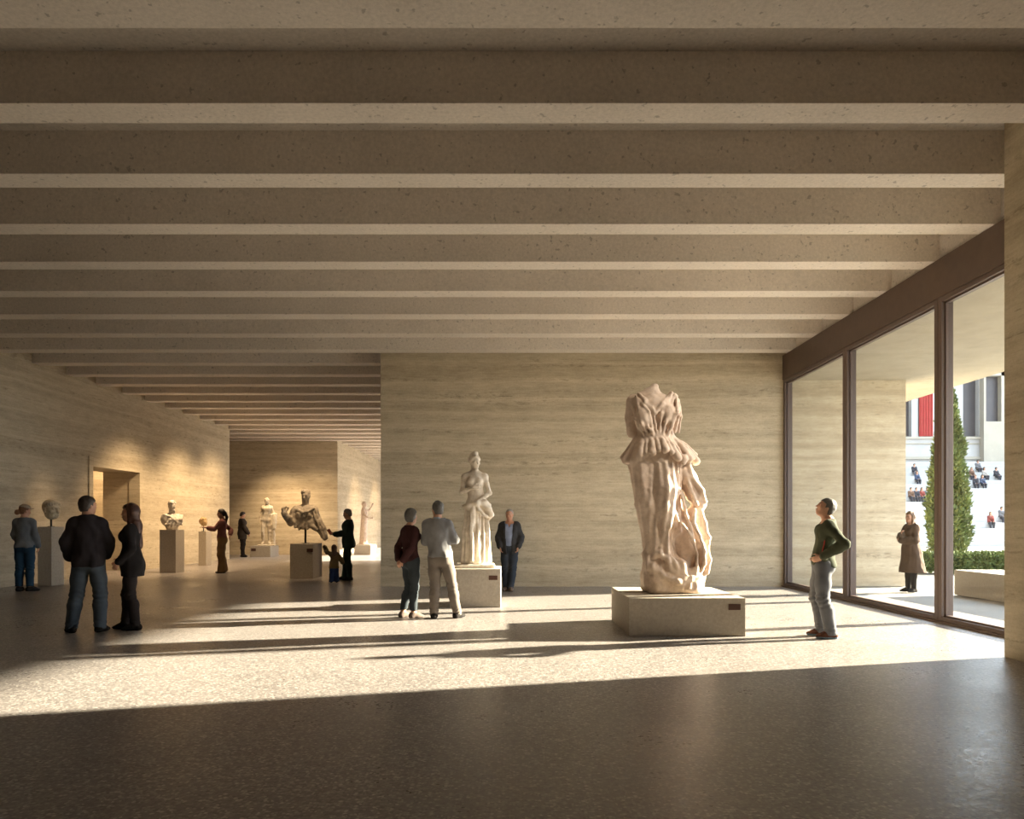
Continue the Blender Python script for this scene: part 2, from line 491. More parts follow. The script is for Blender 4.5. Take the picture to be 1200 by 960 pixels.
FLAT = (0, 1, 0)
def torso(S, p, inf=0.0, chest=True, belly=0.0):
    n = p.tw @ V3(0, 1, 0)
    f = p.fem
    S.ell(p.pel + V3(0, -.005, .0), (.165 + inf, .112 + inf, .125 + inf), None, .05)
    w = p.pel * .5 + p.ch * .5 + V3(0, 0, -.01)
    S.cone(p.pel + V3(0, 0, .06), w, (.148 if not f else .14) + inf, (.138 if not f else .118) + inf, (FLAT, .74), .06)
    S.cone(w, p.ch + V3(0, 0, -.02), (.138 if not f else .118) + inf, (.153 if not f else .13) + inf, (n, .72), .06)
    S.ell(p.ch + V3(0, 0, .03), ((.155 if not f else .132) + inf, .112 + inf, .155 + inf), p.tw, .06)
    if belly: S.ell(w + V3(0, .05 + belly * .3, -.02), (.12 + inf, .07 + belly + inf, .12 + inf), None, .06)
    m = (p.sh[1] + p.sh[-1]) / 2
    S.cone(p.sh[1] * .85 + m * .15, p.sh[-1] * .85 + m * .15, .050 + inf, .050 + inf, (n, .95), .06)
    for sd in (1, -1): S.cone(p.neck + V3(sd * .02, -.01, .0), p.sh[sd] * .8 + m * .2 + V3(0, -.01, .005), .052 + inf, .040 + inf, None, .05)
    S.cone(p.neck + V3(0, 0, -.06), p.neck + V3(0, 0, .01), .085 + inf, .06 + inf, (n, .85), .05)   # trapezius
    for sd in (1, -1):
        S.ell(p.pel + V3(sd * .07, -.075, -.04), (.08 + inf, .065 + inf, .085 + inf), None, .05)    # seat
        if f and chest: S.ell(p.ch + p.tw @ V3(sd * .066, .088, .02), (.058 + inf, .05 + inf, .06 + inf), None, .04)
        if not f: S.ell(p.ch + p.tw @ V3(sd * .075, .075, .05), (.075 + inf, .04 + inf, .06 + inf), None, .05)

def arm(S, p, sd, inf=0.0, upto=1.0, loose=0.0, k=.05):
    a = p.arm[sd]; sh, e, w = p.sh[sd], a['e'], a['w']
    th = .86 if p.fem else 1.0
    S.ell(sh + V3(0, 0, -.015), (.052 * th + inf,) * 3, None, k)
    S.cone(sh, e, .047 * th + inf, .038 * th + inf + loose * .5, None, k)
    m = e * .68 + w * .32
    w2 = e + (w - e) * upto
    S.cone(e, m, .037 * th + inf + loose * .5, .039 * th + inf + loose, None, .03)
    S.cone(m, w2, .039 * th + inf + loose, (.027 * th if upto == 1 else .031 * th) + inf + loose, None, .03)

def leg(S, p, sd, inf=0.0, loose=0.0, flare=0.0, k=.05):
    l = p.leg[sd]; h, kn, an = p.hip[sd], l['k'], l['a']
    fw = .93 if p.fem else 1.0
    S.cone(h, h * .45 + kn * .55, .092 + inf, .075 * fw + inf + loose * .6, None, k)
    S.cone(h * .45 + kn * .55, kn, .075 * fw + inf + loose * .6, .056 * fw + inf + loose, None, .04)
    back = unit(np.cross(np.cross(an - kn, V3(0, 1, 0)), an - kn)) * -1
    m = kn * .66 + an * .34 - V3(0, .018, 0)
    S.cone(kn, m, .055 * fw + inf + loose, .056 * fw + inf + loose, None, .04)
    S.cone(m, an, .056 * fw + inf + loose, .037 + inf + loose + flare, None, .04)

def foot(S, p, sd, inf=0.0, heel=.0):
    l = p.leg[sd]; an = l['a']; R = rotz(-l['yaw']) @ rotx(l['pitch'])
    T = lambda x, y, z: an + R @ V3(x, y, z)
    S.cone(an, T(0, -.035, -.042), .036 + inf, .036 + inf, None, .03)
    S.cone(T(0, -.04, -.047), T(0, .06, -.045), .034 + inf, .036 + inf, None, .03)
    S.cone(T(0, .0, -.01), T(0, .10, -.05), .034 + inf, .030 + inf, None, .04)
    S.cone(T(0, .06, -.050), T(sd * .008, .150, -.058), .040 + inf, .026 + inf, ((0, 0, 1), .68), .03)

def body(p, face=True, hands=True, feet=True, extra=None):
    S = Sdf()
    torso(S, p)
    for sd in (1, -1): leg(S, p, sd); foot(S, p, sd)
    S.cone(p.neck + V3(0, -.005, -.03), p.hc + p.hR @ V3(0, -.022, -.075) * p.hs, (.05 if p.fem else .06), (.046 if p.fem else .056) * p.hs, None, .03)
    for sd in (1, -1):
        arm(S, p, sd)
    if hands:
        for sd in (1, -1): hand_prims(S, p.arm[sd]['w'], p.arm[sd]['hd'], p.arm[sd]['hn'], sd, p.arm[sd]['curl'], .92 if p.fem else 1.02)
    head_prims(S, p.hc, p.hR, p.hs, 0, face, p.fem)
    if extra: extra(S)
    return S

def ground_cut(S): return S.cut(lambda P: -P[:, 2] + .002, .004)

def top_garment(p, inf=.016, hem=.90, sleeve=.96, loose=.005, neck=1.50, skirt=None, wr=.006, open_front=None, collar=False, chest=True, belly=0.0):
    S = Sdf()
    torso(S, p, inf, chest, belly)
    if skirt is not None:     # extra length below the hips: (z, radius, flatness, dx, dy)
        z, r, fl, dx, dy = skirt
        S.cone(p.pel + V3(0, 0, .05), V3(p.pel[0] + dx, p.pel[1] + dy, z), .165 + inf, r, (FLAT, fl), .05)
    nz = p.neck
    S.cut(lambda P: hem - P[:, 2], .008)
    for sd in (1, -1): arm(S, p, sd, inf, sleeve, loose)
    if collar:
        S.cone(nz + V3(0, -.012, -.01), nz + V3(0, -.008, .035), .078, .070, None, .012)
    S.cut(lambda P: (P[:, 2] - (nz[2] + (.042 if collar else .02)) + np.maximum(P[:, 1] - nz[1], -.03) * .55 - np.maximum(np.abs(P[:, 0] - nz[0]) - .1, 0) * 5), .006)
    if open_front is not None:   # a V opening at the front: (half width at top, z at which it closes)
        hw, zc = open_front
        S.cut(lambda P: np.where(P[:, 1] > p.ch[1] + .02, np.minimum((P[:, 2] - zc) / max(nz[2] - zc, .01), 1.3) * hw - np.abs(P[:, 0] - p.ch[0]), -1), .004)
    S.disp(wob(wr, 26, 1.3, sz=.55))
    S.disp(wob(wr * .5, 60, .3, sz=.5))
    return S

def trousers(p, inf=.010, loose=.008, flare=.014, top=1.05, cuff=.045, wr=.004):
    S = Sdf()
    S.ell(p.pel + V3(0, -.005, 0), (.165 + inf, .112 + inf, .125 + inf), None, .05)
    S.cone(p.pel, p.pel + V3(0, 0, .12), .15 + inf, .14 + inf, (FLAT, .74), .05)
    for sd in (1, -1): S.ell(p.pel + V3(sd * .07, -.075, -.04), (.08 + inf, .065 + inf, .085 + inf), None, .05)
    for sd in (1, -1): leg(S, p, sd, inf, loose, flare, .03)
    S.cut(lambda P: np.maximum(P[:, 2] - top - p.pel[2] + .95, cuff - P[:, 2]), .006)
    lz = [p.leg[sd]['k'][2] for sd in (1, -1)]
    S.disp(lambda P: wr * np.sin(95 * P[:, 2] + 8 * np.sin(11 * P[:, 0]) + 4 * np.sin(14 * P[:, 1])) * np.exp(-((P[:, 2] - lz[0] + .02) / .10) ** 2)
           + wr * np.sin(110 * P[:, 2] + 9 * np.sin(13 * P[:, 0])) * np.exp(-((P[:, 2] - .10) / .07) ** 2))
    S.disp(wob(wr * .7, 24, .8, sz=.6))
    return S

def shoes(p, sd, inf=.010):
    S = Sdf(); foot(S, p, sd, inf)
    an = p.leg[sd]['a']
    S.cut(lambda P: np.maximum(P[:, 2] - an[2] - .012, .002 - P[:, 2]), .004)
    return S

def hair_short(p, inf=.012, side=-.01, fringe=.035, back=-.075, top=0.0):
    S = Sdf(); s = p.hs; c = p.hc; R = p.hR
    T = lambda x, y, z: c + R @ (np.array([x, y, z]) * s)
    S.ell(T(0, -.014, .032), tuple((r + inf) * s for r in (.076, .098, .092 + top)), R, .03)
    S.ell(T(0, -.052, -.035), tuple((r + inf * .6) * s for r in (.062, .050, .06)), R, .03)
    def face(P):
        q = (P - c) @ R / s
        fr = np.where(q[:, 1] > .02, fringe + .35 * np.abs(q[:, 0]) * 0 - q[:, 2] + (q[:, 1] - .02) * .35, -1)      # above the brow in front
        sdl = np.where(q[:, 1] > -.035, side - q[:, 2], -1)                                  # above the ear at the sides
        return np.maximum(np.maximum(fr, sdl), back - q[:, 2])
    S.cut(face, .006)
    S.disp(wob(.004, 55, .6)); S.disp(wob(.0025, 120, 2))
    return S

def hair_long(p, length=.34, inf=.016, width=.085, fwd=0.0, spread=.0):
    S = Sdf(); s = p.hs; c = p.hc; R = p.hR
    T = lambda x, y, z: c + R @ (np.array([x, y, z]) * s)
    S.ell(T(0, -.014, .034), tuple((r + inf) * s for r in (.076, .098, .092)), R, .03)
    low = V3(c[0], c[1], c[2]) + (R @ V3(0, -.135 + fwd, 0)) + V3(0, 0, -length)
    S.cone(T(0, -.045, -.0), T(0, -.06, -.11), width, width * .95, (R @ V3(0, 1, 0), .75), .04)
    S.cone(T(0, -.06, -.11), T(0, -.105, -.19), width * .98, width, (R @ V3(0, 1, 0), .6), .04)
    S.cone(T(0, -.105, -.19), low, width + spread, width * .8 + spread, (R @ V3(0, 1, 0), .45), .04)
    for sd in (-1, 1):
        S.cone(T(sd * .066, .012, .02), T(sd * .072, -.005, -.16), .026, .022, None, .03)
    def face(P):
        q = (P - c) @ R / s
        return np.where((q[:, 1] > .028) & (q[:, 2] < .30), np.maximum(.05 - q[:, 2] + (q[:, 1] - .02) * .2, -1), -1)
    S.cut(face, .006)
    S.disp(lambda P: .005 * np.sin(90 * P[:, 0] + 60 * P[:, 1] + 3 * np.sin(16 * P[:, 2])))
    return S

def face_parts(p, root, sc, brow):
    s = p.hs
    T = lambda x, y, z: p.hc + p.hR @ (np.array([x, y, z]) * s)
    for sd in (-1, 1):
        MB().ball(tuple(T(sd * .032, .0845, .002) * sc), (.0075 * sc, .0068 * sc, .0065 * sc), 6).build('eye', M['eye'], root)
        S = Sdf(); S.chain([T(sd * .016, .093, .020), T(sd * .034, .090, .026), T(sd * .05, .076, .020)], [.0035, .0045, .003], k=.004)
        sdf_obj('eyebrow', S, .0035, brow, root, sc, 0)
    S = Sdf()
    S.chain([T(-.022, .089, -.062), T(0, .101, -.061), T(.022, .089, -.062)], [.003, .0058, .003], k=.004)
    sdf_obj('lips', S, .0035, M['lips'], root, sc, 0)

def person(label, px, py, H, rz, pose, parts, skin='skin', vox=.011, face=True, feats=None, name='person', loc=None, group=None, cat='person'):
    """parts: list of (name, Sdf, material key[, label])"""
    d = D(py); rz += math.atan((CX - px) / F)      # rz is given relative to the line of sight
    loc = loc or (X(px, d), d, 0)
    sc = H / 1.78
    root = empty(name, label, cat, loc, rz, group)
    S = body(pose, face); ground_cut(S) if pose.leg[1]['a'][2] < .1 else None
    sdf_obj('body', S, vox, M[skin], root, sc)
    for it in parts:
        o = sdf_obj(it[0], it[1], it[4] if len(it) > 4 else vox, M[it[2]], root, sc)
        if len(it) > 3 and it[3]: o['label'] = it[3]
    if feats: face_parts(pose, root, sc, M[feats])
    return root
rad = math.radians
fab('navyjacket', (.030, .026, .030)); fab('bluejeans', (.075, .095, .12)); fab('black', (.016, .014, .015)); fab('black2', (.022, .018, .018))
fab('greyknit', (.13, .14, .15)); fab('tealjeans', (.02, .05, .085)); fab('mauve', (.20, .085, .075)); fab('khaki', (.20, .12, .055))
fab('darkcoat', (.045, .035, .03)); fab('greensuit', (.025, .045, .042)); fab('olive', (.14, .10, .05)); fab('childjeans', (.03, .05, .12))
fab('maroon', (.045, .018, .018)); fab('darkjeans', (.035, .043, .05)); fab('greysweater', (.20, .20, .205)); fab('taupe', (.17, .145, .125))
fab('charcoal', (.035, .035, .038)); fab('blueshirt', (.20, .24, .36)); fab('navytrousers', (.03, .037, .05))
fab('greenknit', (.055, .062, .04)); fab('greyjeans', (.12, .125, .14)); fab('redstripe', (.36, .05, .04)); fab('camel', (.085, .055, .038)); fab('boots', (.022, .02, .02))
fab('cap', (.35, .28, .2)); fab('shoebrown', (.10, .045, .03)); fab('shoegrey', (.13, .10, .085)); fab('shoeblack', (.015, .013, .012)); fab('sole', (.14, .21, .27)); fab('collar', (.22, .32, .42))
def hairmat(k, c): M[k] = plain('hair ' + k, c, .55, .3, 60, .4, spec=.4, bdist=.006)
hairmat('h_dark', (.030, .020, .015)); hairmat('h_brown', (.07, .035, .022)); hairmat('h_redbrown', (.055, .022, .014)); hairmat('h_grey', (.25, .23, .21)); hairmat('h_lbrown', (.17, .10, .06)); hairmat('h_salt', (.09, .085, .08)); hairmat('h_auburn', (.16, .07, .03))

# ---------------------------------------------------------------- the hall
DB = D(687.5)                    # distance of the wall behind the large statue
XW = X(918, DB)                  # plane of the window wall
ZB = Z(416.8, DB)                # underside of the beams
ZS = HC + (ZB - HC) * 1.1237     # soffit between the beams
ZH = Z(445.6, DB)                # window head / canopy underside
DC = D(770); XR = X(1177, DC)    # corner of the near wall on the window side
XL = X(0, D(689))                # left wall
YL = 29.2                        # where the left wall stops
YK = 33.5                        # dark wall of the rear gallery
XK0, XK1 = -15.0, X(395.5, YK)
XE = X(1061.5, DB)               # end of the wall outside
XCN = 10.53                      # edge of the canopy

tag(struct('floor', M['floor'], [((-16, -6, -.3), (XW + .12, 52, 0))]))
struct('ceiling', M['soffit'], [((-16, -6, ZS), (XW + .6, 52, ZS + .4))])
step = (850 * (ZB - HC)) * .409e-3
y0 = F * (ZB - HC) / (HY - 121)
k = -8
while y0 + step * k < 51:
    y = y0 + step * k
    if y > -6 and not (y < DB + .62 and y + .33 > DB - .02):
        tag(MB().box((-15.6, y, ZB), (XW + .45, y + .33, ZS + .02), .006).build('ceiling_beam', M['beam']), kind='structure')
    k += 1

# wall behind the statues, running on outside
struct('wall_back', M['earth'], [((X(446.2, DB), DB, 0), (XE, DB + .6, ZH)), ((X(446.2, DB), DB, ZH), (XW + .1, DB + .6, ZS))])
# near wall on the window side
struct('wall_right', M['earth'], [((XR, -6, 0), (XW + .7, DC, ZS))])
struct('wall_rear', M['earth'], [((-16, -6.4, 0), (XW + .7, -6, ZS))])
# left wall with its doorway
ya = XL * F / (108.0 - CX); yb = XL * F / (163.0 - CX)
zd = Z(545, ya) - .02
TH = 1.1
struct('wall_left', M['earth'], [((XL - TH, -6, 0), (XL, ya, ZS)), ((XL - TH, yb, 0), (XL, YL, ZS)), ((XL - TH, ya, zd), (XL, yb, ZS))])
fr = .19
t = MB()
t.box((XL - .3, ya - fr, 0), (XL + .035, ya, zd + fr * 1.3), .006).box((XL - .3, yb - .02, 0), (XL + .035, yb + .12, zd + fr * 1.3), .006)
t.box((XL - .3, ya, zd - .02), (XL + .035, yb - .02, zd + fr * 1.3), .006)
tag(t.build('door_1', M['earth']), kind='structure')
# room behind the doorway, and the far galleries
struct('wall_inner', M['earth'], [((-15.3, -6, 0), (-15, 52, ZS)), ((-15, 17.4, 0), (XL - TH, 17.6, ZS)), ((-15, 24.2, 0), (XL - TH, 24.4, ZS))])
struct('wall_far', M['earth'], [((XK0, YK, 0), (XK1, 50.5, ZS))])
struct('wall_end', M['earth'], [((XK1, 50, 0), (XW + .7, 50.4, ZS))])
# rear gallery's own window wall (daylight for the far rooms)
struct('wall_gallery', M['earth'], [((XW, DB + .6, 0), (XW + .5, 31, ZS)), ((XW, 47, 0), (XW + .5, 50, ZS)), ((XW, 31, ZH), (XW + .5, 47, ZS))])

# ------------------------------------------------ glazed wall
zsill = .0
struct('trim_1', M['steel2'], [((XW - .02, DC - .3, ZH), (XW + .26, DB + .02, ZB - .004))], .008)     # steel fascia
struct('trim_2', M['soffit'], [((XW + .06, DC - .3, ZB - .02), (XW + .3, DB, ZS))])                   # closing panel above the fascia
def ywin(px): return XW * F / (px - CX)
mul = [DC - .35, ywin(1099), ywin(990), DB]
for i in range(3):
    a, b = mul[i], mul[i + 1]
    m = MB(); w = .085; x0, x1 = XW, XW + .17
    a2, b2 = a + .005, b - .005
    m.box((x0, a2, 0), (x1, a2 + w, ZH), .005).box((x0, b2 - w, 0), (x1, b2, ZH), .005)
    m.box((x0, a2 + w, 0), (x1, b2 - w, .085), .005).box((x0, a2 + w, ZH - .07), (x1, b2 - w, ZH - .002), .005)
    # inner stop bead
    m.box((x0 + .05, a2 + w, .085), (x0 + .12, a2 + w + .025, ZH - .07)).box((x0 + .05, b2 - w - .025, .085), (x0 + .12, b2 - w, ZH - .07))
    m.box((x0 + .05, a2 + w, .085), (x0 + .12, b2 - w, .11)).box((x0 + .05, a2 + w, ZH - .095), (x0 + .12, b2 - w, ZH - .07))
    fo = tag(m.build('window_%d' % (i + 1), M['steel']), kind='structure')
    MB().box((x0 + .08, a2 + w + .005, .09), (x0 + .09, b2 - w - .005, ZH - .075)).build('pane', M['glass'], fo)
struct('trim_3', M['steel'], [((XW - .05, DC - .3, 0), (XW + .22, DB, .03))], .004)                   # threshold

# ------------------------------------------------ outside: ground, canopy
struct('ground', M['paving'], [((XW + .12, -30, -.3), (90, 33, -.012))])
struct('canopy', M['canopy'], [((XW + .24, -6, ZH + .002), (XCN, 20.2, ZH + .5)), ])

def rotbox(name, mat, lo, hi, bev, parent): return MB().box(lo, hi, bev).build(name, mat, parent)

def pedestal(label, x0, x1, y0, y1, z, plaque=None, group='pedestals'):
    """plaque: (u, height below the top, w, h) on the face towards the viewer"""
    c = ((x0 + x1) / 2, (y0 + y1) / 2, 0)
    r = empty('pedestal', label, 'pedestal', c, 0)
    hx, hy = (x1 - x0) / 2, (y1 - y0) / 2
    rotbox('block', M['plinth'], (-hx, -hy, 0), (hx, hy, z), .008, r)
    if plaque:
        u, dz, w, h = plaque
        xx = -hx + u * 2 * hx
        o = rotbox('plaque', M['plaque'], (xx - w / 2, -hy - .008, z - dz - h), (xx + w / 2, -hy + .002, z - dz), .002, r)
        o['label'] = 'small dark bronze plaque'
    return c, z

# big statue's block
d = D(746); dbk = D(726.5)
PED_BIG = pedestal('wide low stone pedestal carrying the large headless draped statue', X(737, d), X(873.7, d), d, dbk, Z(701, d), (.905, .075, .15, .075))
d = D(712)
PED_VEN = pedestal('pale stone pedestal under the standing half-draped goddess statue', X(527, d), X(586.6, d), d, d + .95, Z(667, d), (.855, .11, .145, .075))
d = D(687)
PED_H1 = pedestal('tall slim pedestal holding the colossal stone face beside the visitor in grey', X(44, d), X(60.3, d), d, XL * .0 + X(60.3, d) * F / (75 - CX), Z(617.4, d))
d = D(671.6)
PED_B2 = pedestal('tall pedestal under the white bust right of the doorway', X(187, d), X(206, d), d, X(206, d) * F / (216 - CX), Z(621, d))
d = D(663)
PED_H3 = pedestal('narrow pedestal holding the small ochre head by the reaching woman', X(232.5, d), X(241.5, d), d, X(241.5, d) * F / (248 - CX), Z(623, d), None)
d = D(653)
PED_S6 = pedestal('low wide pedestal under the nude male statue by the dark far wall', X(293, d), X(316.8, d), d, X(316.8, d) * F / (326.6 - CX), Z(640, d), (.17, .1, .2, .12))
d = D(678.5)
PED_F7 = pedestal('grey block pedestal under the broken armoured torso on a rod', X(339.6, d), X(366.7, d), d, X(366.7, d) * F / (377.5 - CX), Z(637.5, d), (.87, .12, .16, .09))
d = D(650.5)
PED_S8 = pedestal('low pedestal of the farthest robed statue, partly behind the man in the green suit', X(414.8, d), X(434.4, d), d, X(434.4, d) * F / (440 - CX), Z(639, d))
# ---------------------------------------------------------------- sculptures
def hero():
    (cx, cy, _), z0 = PED_BIG
    g = cy / F                                    # metres per photo pixel at the statue
    bx = (785 - CX) * g
    def Q(px, py, y=0.0): return V3((px - 785) * g, y, (694 - py) * g)
    S = Sdf()
    px = lambda n: n * g
    FY = ((0, 1, 0), .62)
    # torso
    S.cone(Q(766, 486), Q(767, 513), px(25), px(19), ((0, 1, 0), .70), .05)
    S.ell(Q(765, 476), (px(29), px(17), px(14)), None, .05)
    S.chain([Q(743, 472), Q(739.5, 488), Q(740, 508)], [px(9.5), px(7), px(5.5)], k=.03)
    S.chain([Q(788, 470), Q(790, 486), Q(792, 503)], [px(7.5), px(6), px(4.5)], k=.03)
    S.cone(Q(764, 472), Q(767.5, 454), px(18), px(4.5), ((0, 1, 0), .8), .03)       # broken neck
    S.cone(Q(752, 466, -.02), Q(765, 455, .0), px(6), px(4), None, .03)
    S.ell(Q(752, 493, -.145), (px(10.5), px(9.5), px(15)), None, .03)
    S.ell(Q(780, 489, -.145), (px(10), px(9.5), px(14)), None, .03)
    # cloth drawn from the shoulders to the belt
    for pts in ([(743, 466, -.12), (757, 486, -.235), (762, 512, -.20)], [(748, 464, -.13), (762, 484, -.225), (766, 512, -.205)], [(785, 463, -.12), (771, 487, -.225), (769, 512, -.205)],
                [(789, 464, -.10), (776, 496, -.24), (773, 512, -.205)], [(791, 466, -.10), (789, 488, -.235), (779, 512, -.195)], [(794, 470, -.06), (795, 490, -.15), (793, 508, -.12)],
                [(738, 472, -.10), (742, 494, -.19), (752, 512, -.18)], [(744, 470, -.14), (748, 500, -.245), (757, 512, -.195)], [(786, 488, -.235), (783, 503, -.225), (777, 513, -.195)],
                [(791, 470, -.1), (792, 490, -.19), (788, 508, -.15)], [(755, 503, -.245), (760, 508, -.22), (762, 514, -.2)]):
        S.chain([Q(*q) for q in pts], [px(1.5)] * len(pts), k=.026)
    S.chain([Q(747, 463, -.09), Q(754, 474, -.19), Q(764, 488, -.215), Q(773, 476, -.20), Q(785, 462, -.08)], [px(2.2), px(2.4), px(2.0), px(2.2), px(2)], k=.018)
    S.sub(Sdf.p_ell(Q(757, 474, -.245), (px(4), px(4), px(6)), roty(-.5)), .04)
    S.sub(Sdf.p_ell(Q(741, 505, -.20), (px(3), px(5), px(8))), .02)
    # belt and gathered overfall
    S.cone(Q(768, 508), Q(769, 513), px(19.5), px(20), ((0, 1, 0), .78), .02)
    S.cone(Q(769, 514), Q(772, 531), px(20), px(31), ((0, 1, 0), .76), .03)
    tips = [(729, 537, .0), (732, 540.5, -.09), (739, 541, -.17), (746.5, 536, -.24), (753, 534, -.275), (760, 532, -.30), (767, 530, -.32), (774, 529.5, -.33), (781, 533, -.335),
            (788, 539, -.33), (796, 545, -.29), (803, 539, -.22), (809, 538, -.14), (815, 541, -.05), (815.5, 533, .03)]
    for i, (tx, ty, yy) in enumerate(tips):
        u = i / (len(tips) - 1); an = math.pi * (1 - u)
        w0 = Q(768.5 + 20 * math.cos(an), 512.5, -px(20) * .78 * math.sin(an) + .02)
        t2 = Q(tx, ty, yy)
        m_ = w0 * .45 + t2 * .55 + V3(0, -.018, .03)
        big = i % 2 == 1
        S.chain([w0, m_, t2], [px(1.7), px(2.9 if big else 1.9), px(4.6 if big else 3.0)], k=.012)
    S.ell(Q(796, 540, -.27), (px(5), px(5), px(5)), None, .02); S.ell(Q(814, 539, -.03), (px(3.2), px(5), px(4)), None, .02)
    S.ell(Q(747, 534.5, -.25), (px(2.8), px(3), px(2.8)), None, .01)
    for i in range(9):
        an = math.pi * (i + .5) / 9
        S.chain([Q(768.5 + 19 * math.cos(an), 513, px(19) * .74 * math.sin(an)), Q(771.5 + 39 * math.cos(an), 537 + 2 * (i % 2), px(36) * .74 * math.sin(an))], [px(2.2), px(5)], k=.02)
    # hips and skirt mass
    S.cone(Q(767, 530), Q(770, 575), px(29), px(26.5), ((0, 1, 0), .74), .05)
    S.cone(Q(770, 575), Q(779, 655), px(26.5), px(22), ((0, 1, 0), .78), .05)
    # standing leg (left in the picture) and advanced knee
    S.chain([Q(752, 545, -.09), Q(758, 590, -.13), Q(765, 645, -.12), Q(766, 668, -.1)], [px(15), px(14), px(9.5), px(10)], k=.06)
    S.chain([Q(774, 542, -.13), Q(776, 575, -.22), Q(776, 598, -.245), Q(778, 645, -.19)], [px(15), px(13.5), px(9.5), px(7)], k=.05)
    # cling folds
    for pts in ([(738, 545, -.06), (746, 590, -.13), (755, 632, -.13)], [(757, 575, -.27), (762, 600, -.26), (768, 640, -.235)],
                [(775, 590, -.315), (780, 618, -.275), (778, 648, -.235)], [(788, 545, -.24), (789, 575, -.26), (783, 596, -.27), (793, 618, -.24)],
                [(792, 548, -.2), (794, 580, -.21), (801, 606, -.2), (808, 630, -.19)], [(748, 548, -.2), (752, 580, -.27), (757, 600, -.25)]):
        S.chain([Q(*q) for q in pts], [px(1.7)] * len(pts), k=.045)
    S.sub(Sdf.p_cone(Q(796, 550, -.26), Q(800, 590, -.26), px(2.2), px(3)), .04)
    # the swinging fall of cloth
    S.chain([Q(797, 545, -.08), Q(804, 562, -.1), Q(812, 580, -.08), Q(819, 590, -.05)], [px(9), px(10), px(9.5), px(7)], k=.035)
    S.chain([Q(803, 545, -.17), Q(807, 560, -.20), Q(817, 576, -.18), Q(824, 588, -.10)], [px(3), px(3.4), px(3.6), px(3)], k=.02)
    S.chain([Q(800, 560, -.2), Q(806, 578, -.215), Q(813, 592, -.17)], [px(2), px(2.4), px(2)], k=.018)
    S.chain([Q(819, 590, -.02), Q(814, 600, -.03), Q(814, 612, .0)], [px(7.5), px(7), px(9)], k=.03)
    S.chain([Q(814, 604, .0), Q(819, 622, -.02), Q(822, 645, -.02), Q(823, 660, -.03), Q(815, 676, -.05)], [px(8.5), px(8), px(8), px(8), px(8)], k=.04)
    S.chain([Q(819, 598, -.08), Q(823, 612, -.10), Q(825, 625, -.10), Q(829, 630, -.09), Q(826, 642, -.12), Q(829, 656, -.12), Q(825, 670, -.14), Q(816, 680, -.15)], [px(2.3)] * 8, k=.016)
    S.chain([Q(811, 598, -.14), Q(809, 612, -.17), Q(816, 628, -.19), Q(821, 645, -.19), Q(821, 660, -.19), Q(815, 674, -.19)], [px(2.2), px(2.2), px(2.4), px(2.6), px(2.6), px(3)], k=.016)
    S.ell(Q(803, 640, .06), (px(15), px(15), px(44)), None, .05)
    # hollow with its rim
    S.sub(Sdf.p_ell(Q(795, 641, -.30), (px(15), px(20), px(30)), roty(-.30)), .03)
    S.chain([Q(793, 614, -.24), Q(800, 620, -.22), Q(808, 634, -.21), Q(813, 650, -.20), Q(812, 666, -.21), Q(803, 673, -.235), Q(793, 671, -.25), Q(786, 660, -.26), Q(780, 652, -.27)],
            [px(1.6), px(1.6), px(1.7), px(2), px(2.6), px(3), px(3.2), px(3), px(2.6)], k=.016)
    # rock and hem at the foot
    S.box(Q(785, 682), (px(30), px(25), px(14)), px(8), rotz(.12), .06)
    S.box(Q(779, 672), (px(25), px(24), px(18)), px(9), rotz(-.15), .05)
    S.chain([Q(756, 650, -.10), Q(760, 664, -.24), Q(772, 672, -.29)], [px(6), px(6), px(4)], k=.03)
    S.chain([Q(757, 655, -.18), Q(768, 648, -.25), Q(778, 655, -.27), Q(782, 668, -.28)], [px(3.5), px(4), px(3.5), px(3)], k=.02)
    S.box(Q(806, 683, -.10), (px(13), px(13), px(11)), px(4), rotz(.5) @ roty(.2), .03)
    S.chain([Q(772, 674, -.29), Q(788, 680, -.31), Q(803, 676, -.26)], [px(3), px(3.4), px(3)], k=.03)
    S.box(Q(765, 686, -.16), (px(10), px(9), px(7)), px(3), rotz(.3), .02)
    # back drapery ridges
    for i in range(7):
        xx = 750 + i * 8
        S.chain([Q(760 + i * 3.4, 530, .20), Q(xx + 1, 590, .225 - .012 * abs(i - 3)), Q(xx + 11, 640, .225 - .02 * abs(i - 3)), Q(xx + 12, 686, .20 - .02 * abs(i - 3))], [px(3), px(3.6), px(4.2), px(4.2)], k=.05)
    S.cut(lambda P: -P[:, 2], .01)
    def rough(P):
        z = P[:, 2]; a = np.arctan2(P[:, 0] + .12, -P[:, 1] + .001)
        fold = .007 * np.sin(a * 21 + 2.5 * np.sin(z * 3.3)) * ((z > .25) & (z < 1.75))
        return fold + wob(.004, 22, .4)(P) + wob(.003, 58, 1.1)(P)
    S.disp(rough)
    o = sdf_obj('statue', S, .0105, M['marble_pink'])
    o.location = (bx, cy, z0 + .003)
    tag(o, 'large headless marble statue in windblown drapery on the wide low block', 'statue')
hero()

def drape_noise(cx, cy, n, amp, z0, z1, ph=0.0):
    def f(P):
        a = np.arctan2(P[:, 0] - cx, P[:, 1] - cy); z = P[:, 2]
        m = np.clip((z1 - z) / .12, 0, 1) * np.clip((z - z0) / .05, 0, 1)
        return amp * np.sin(a * n + ph + 3 * np.sin(2.2 * z + ph)) * m
    return f

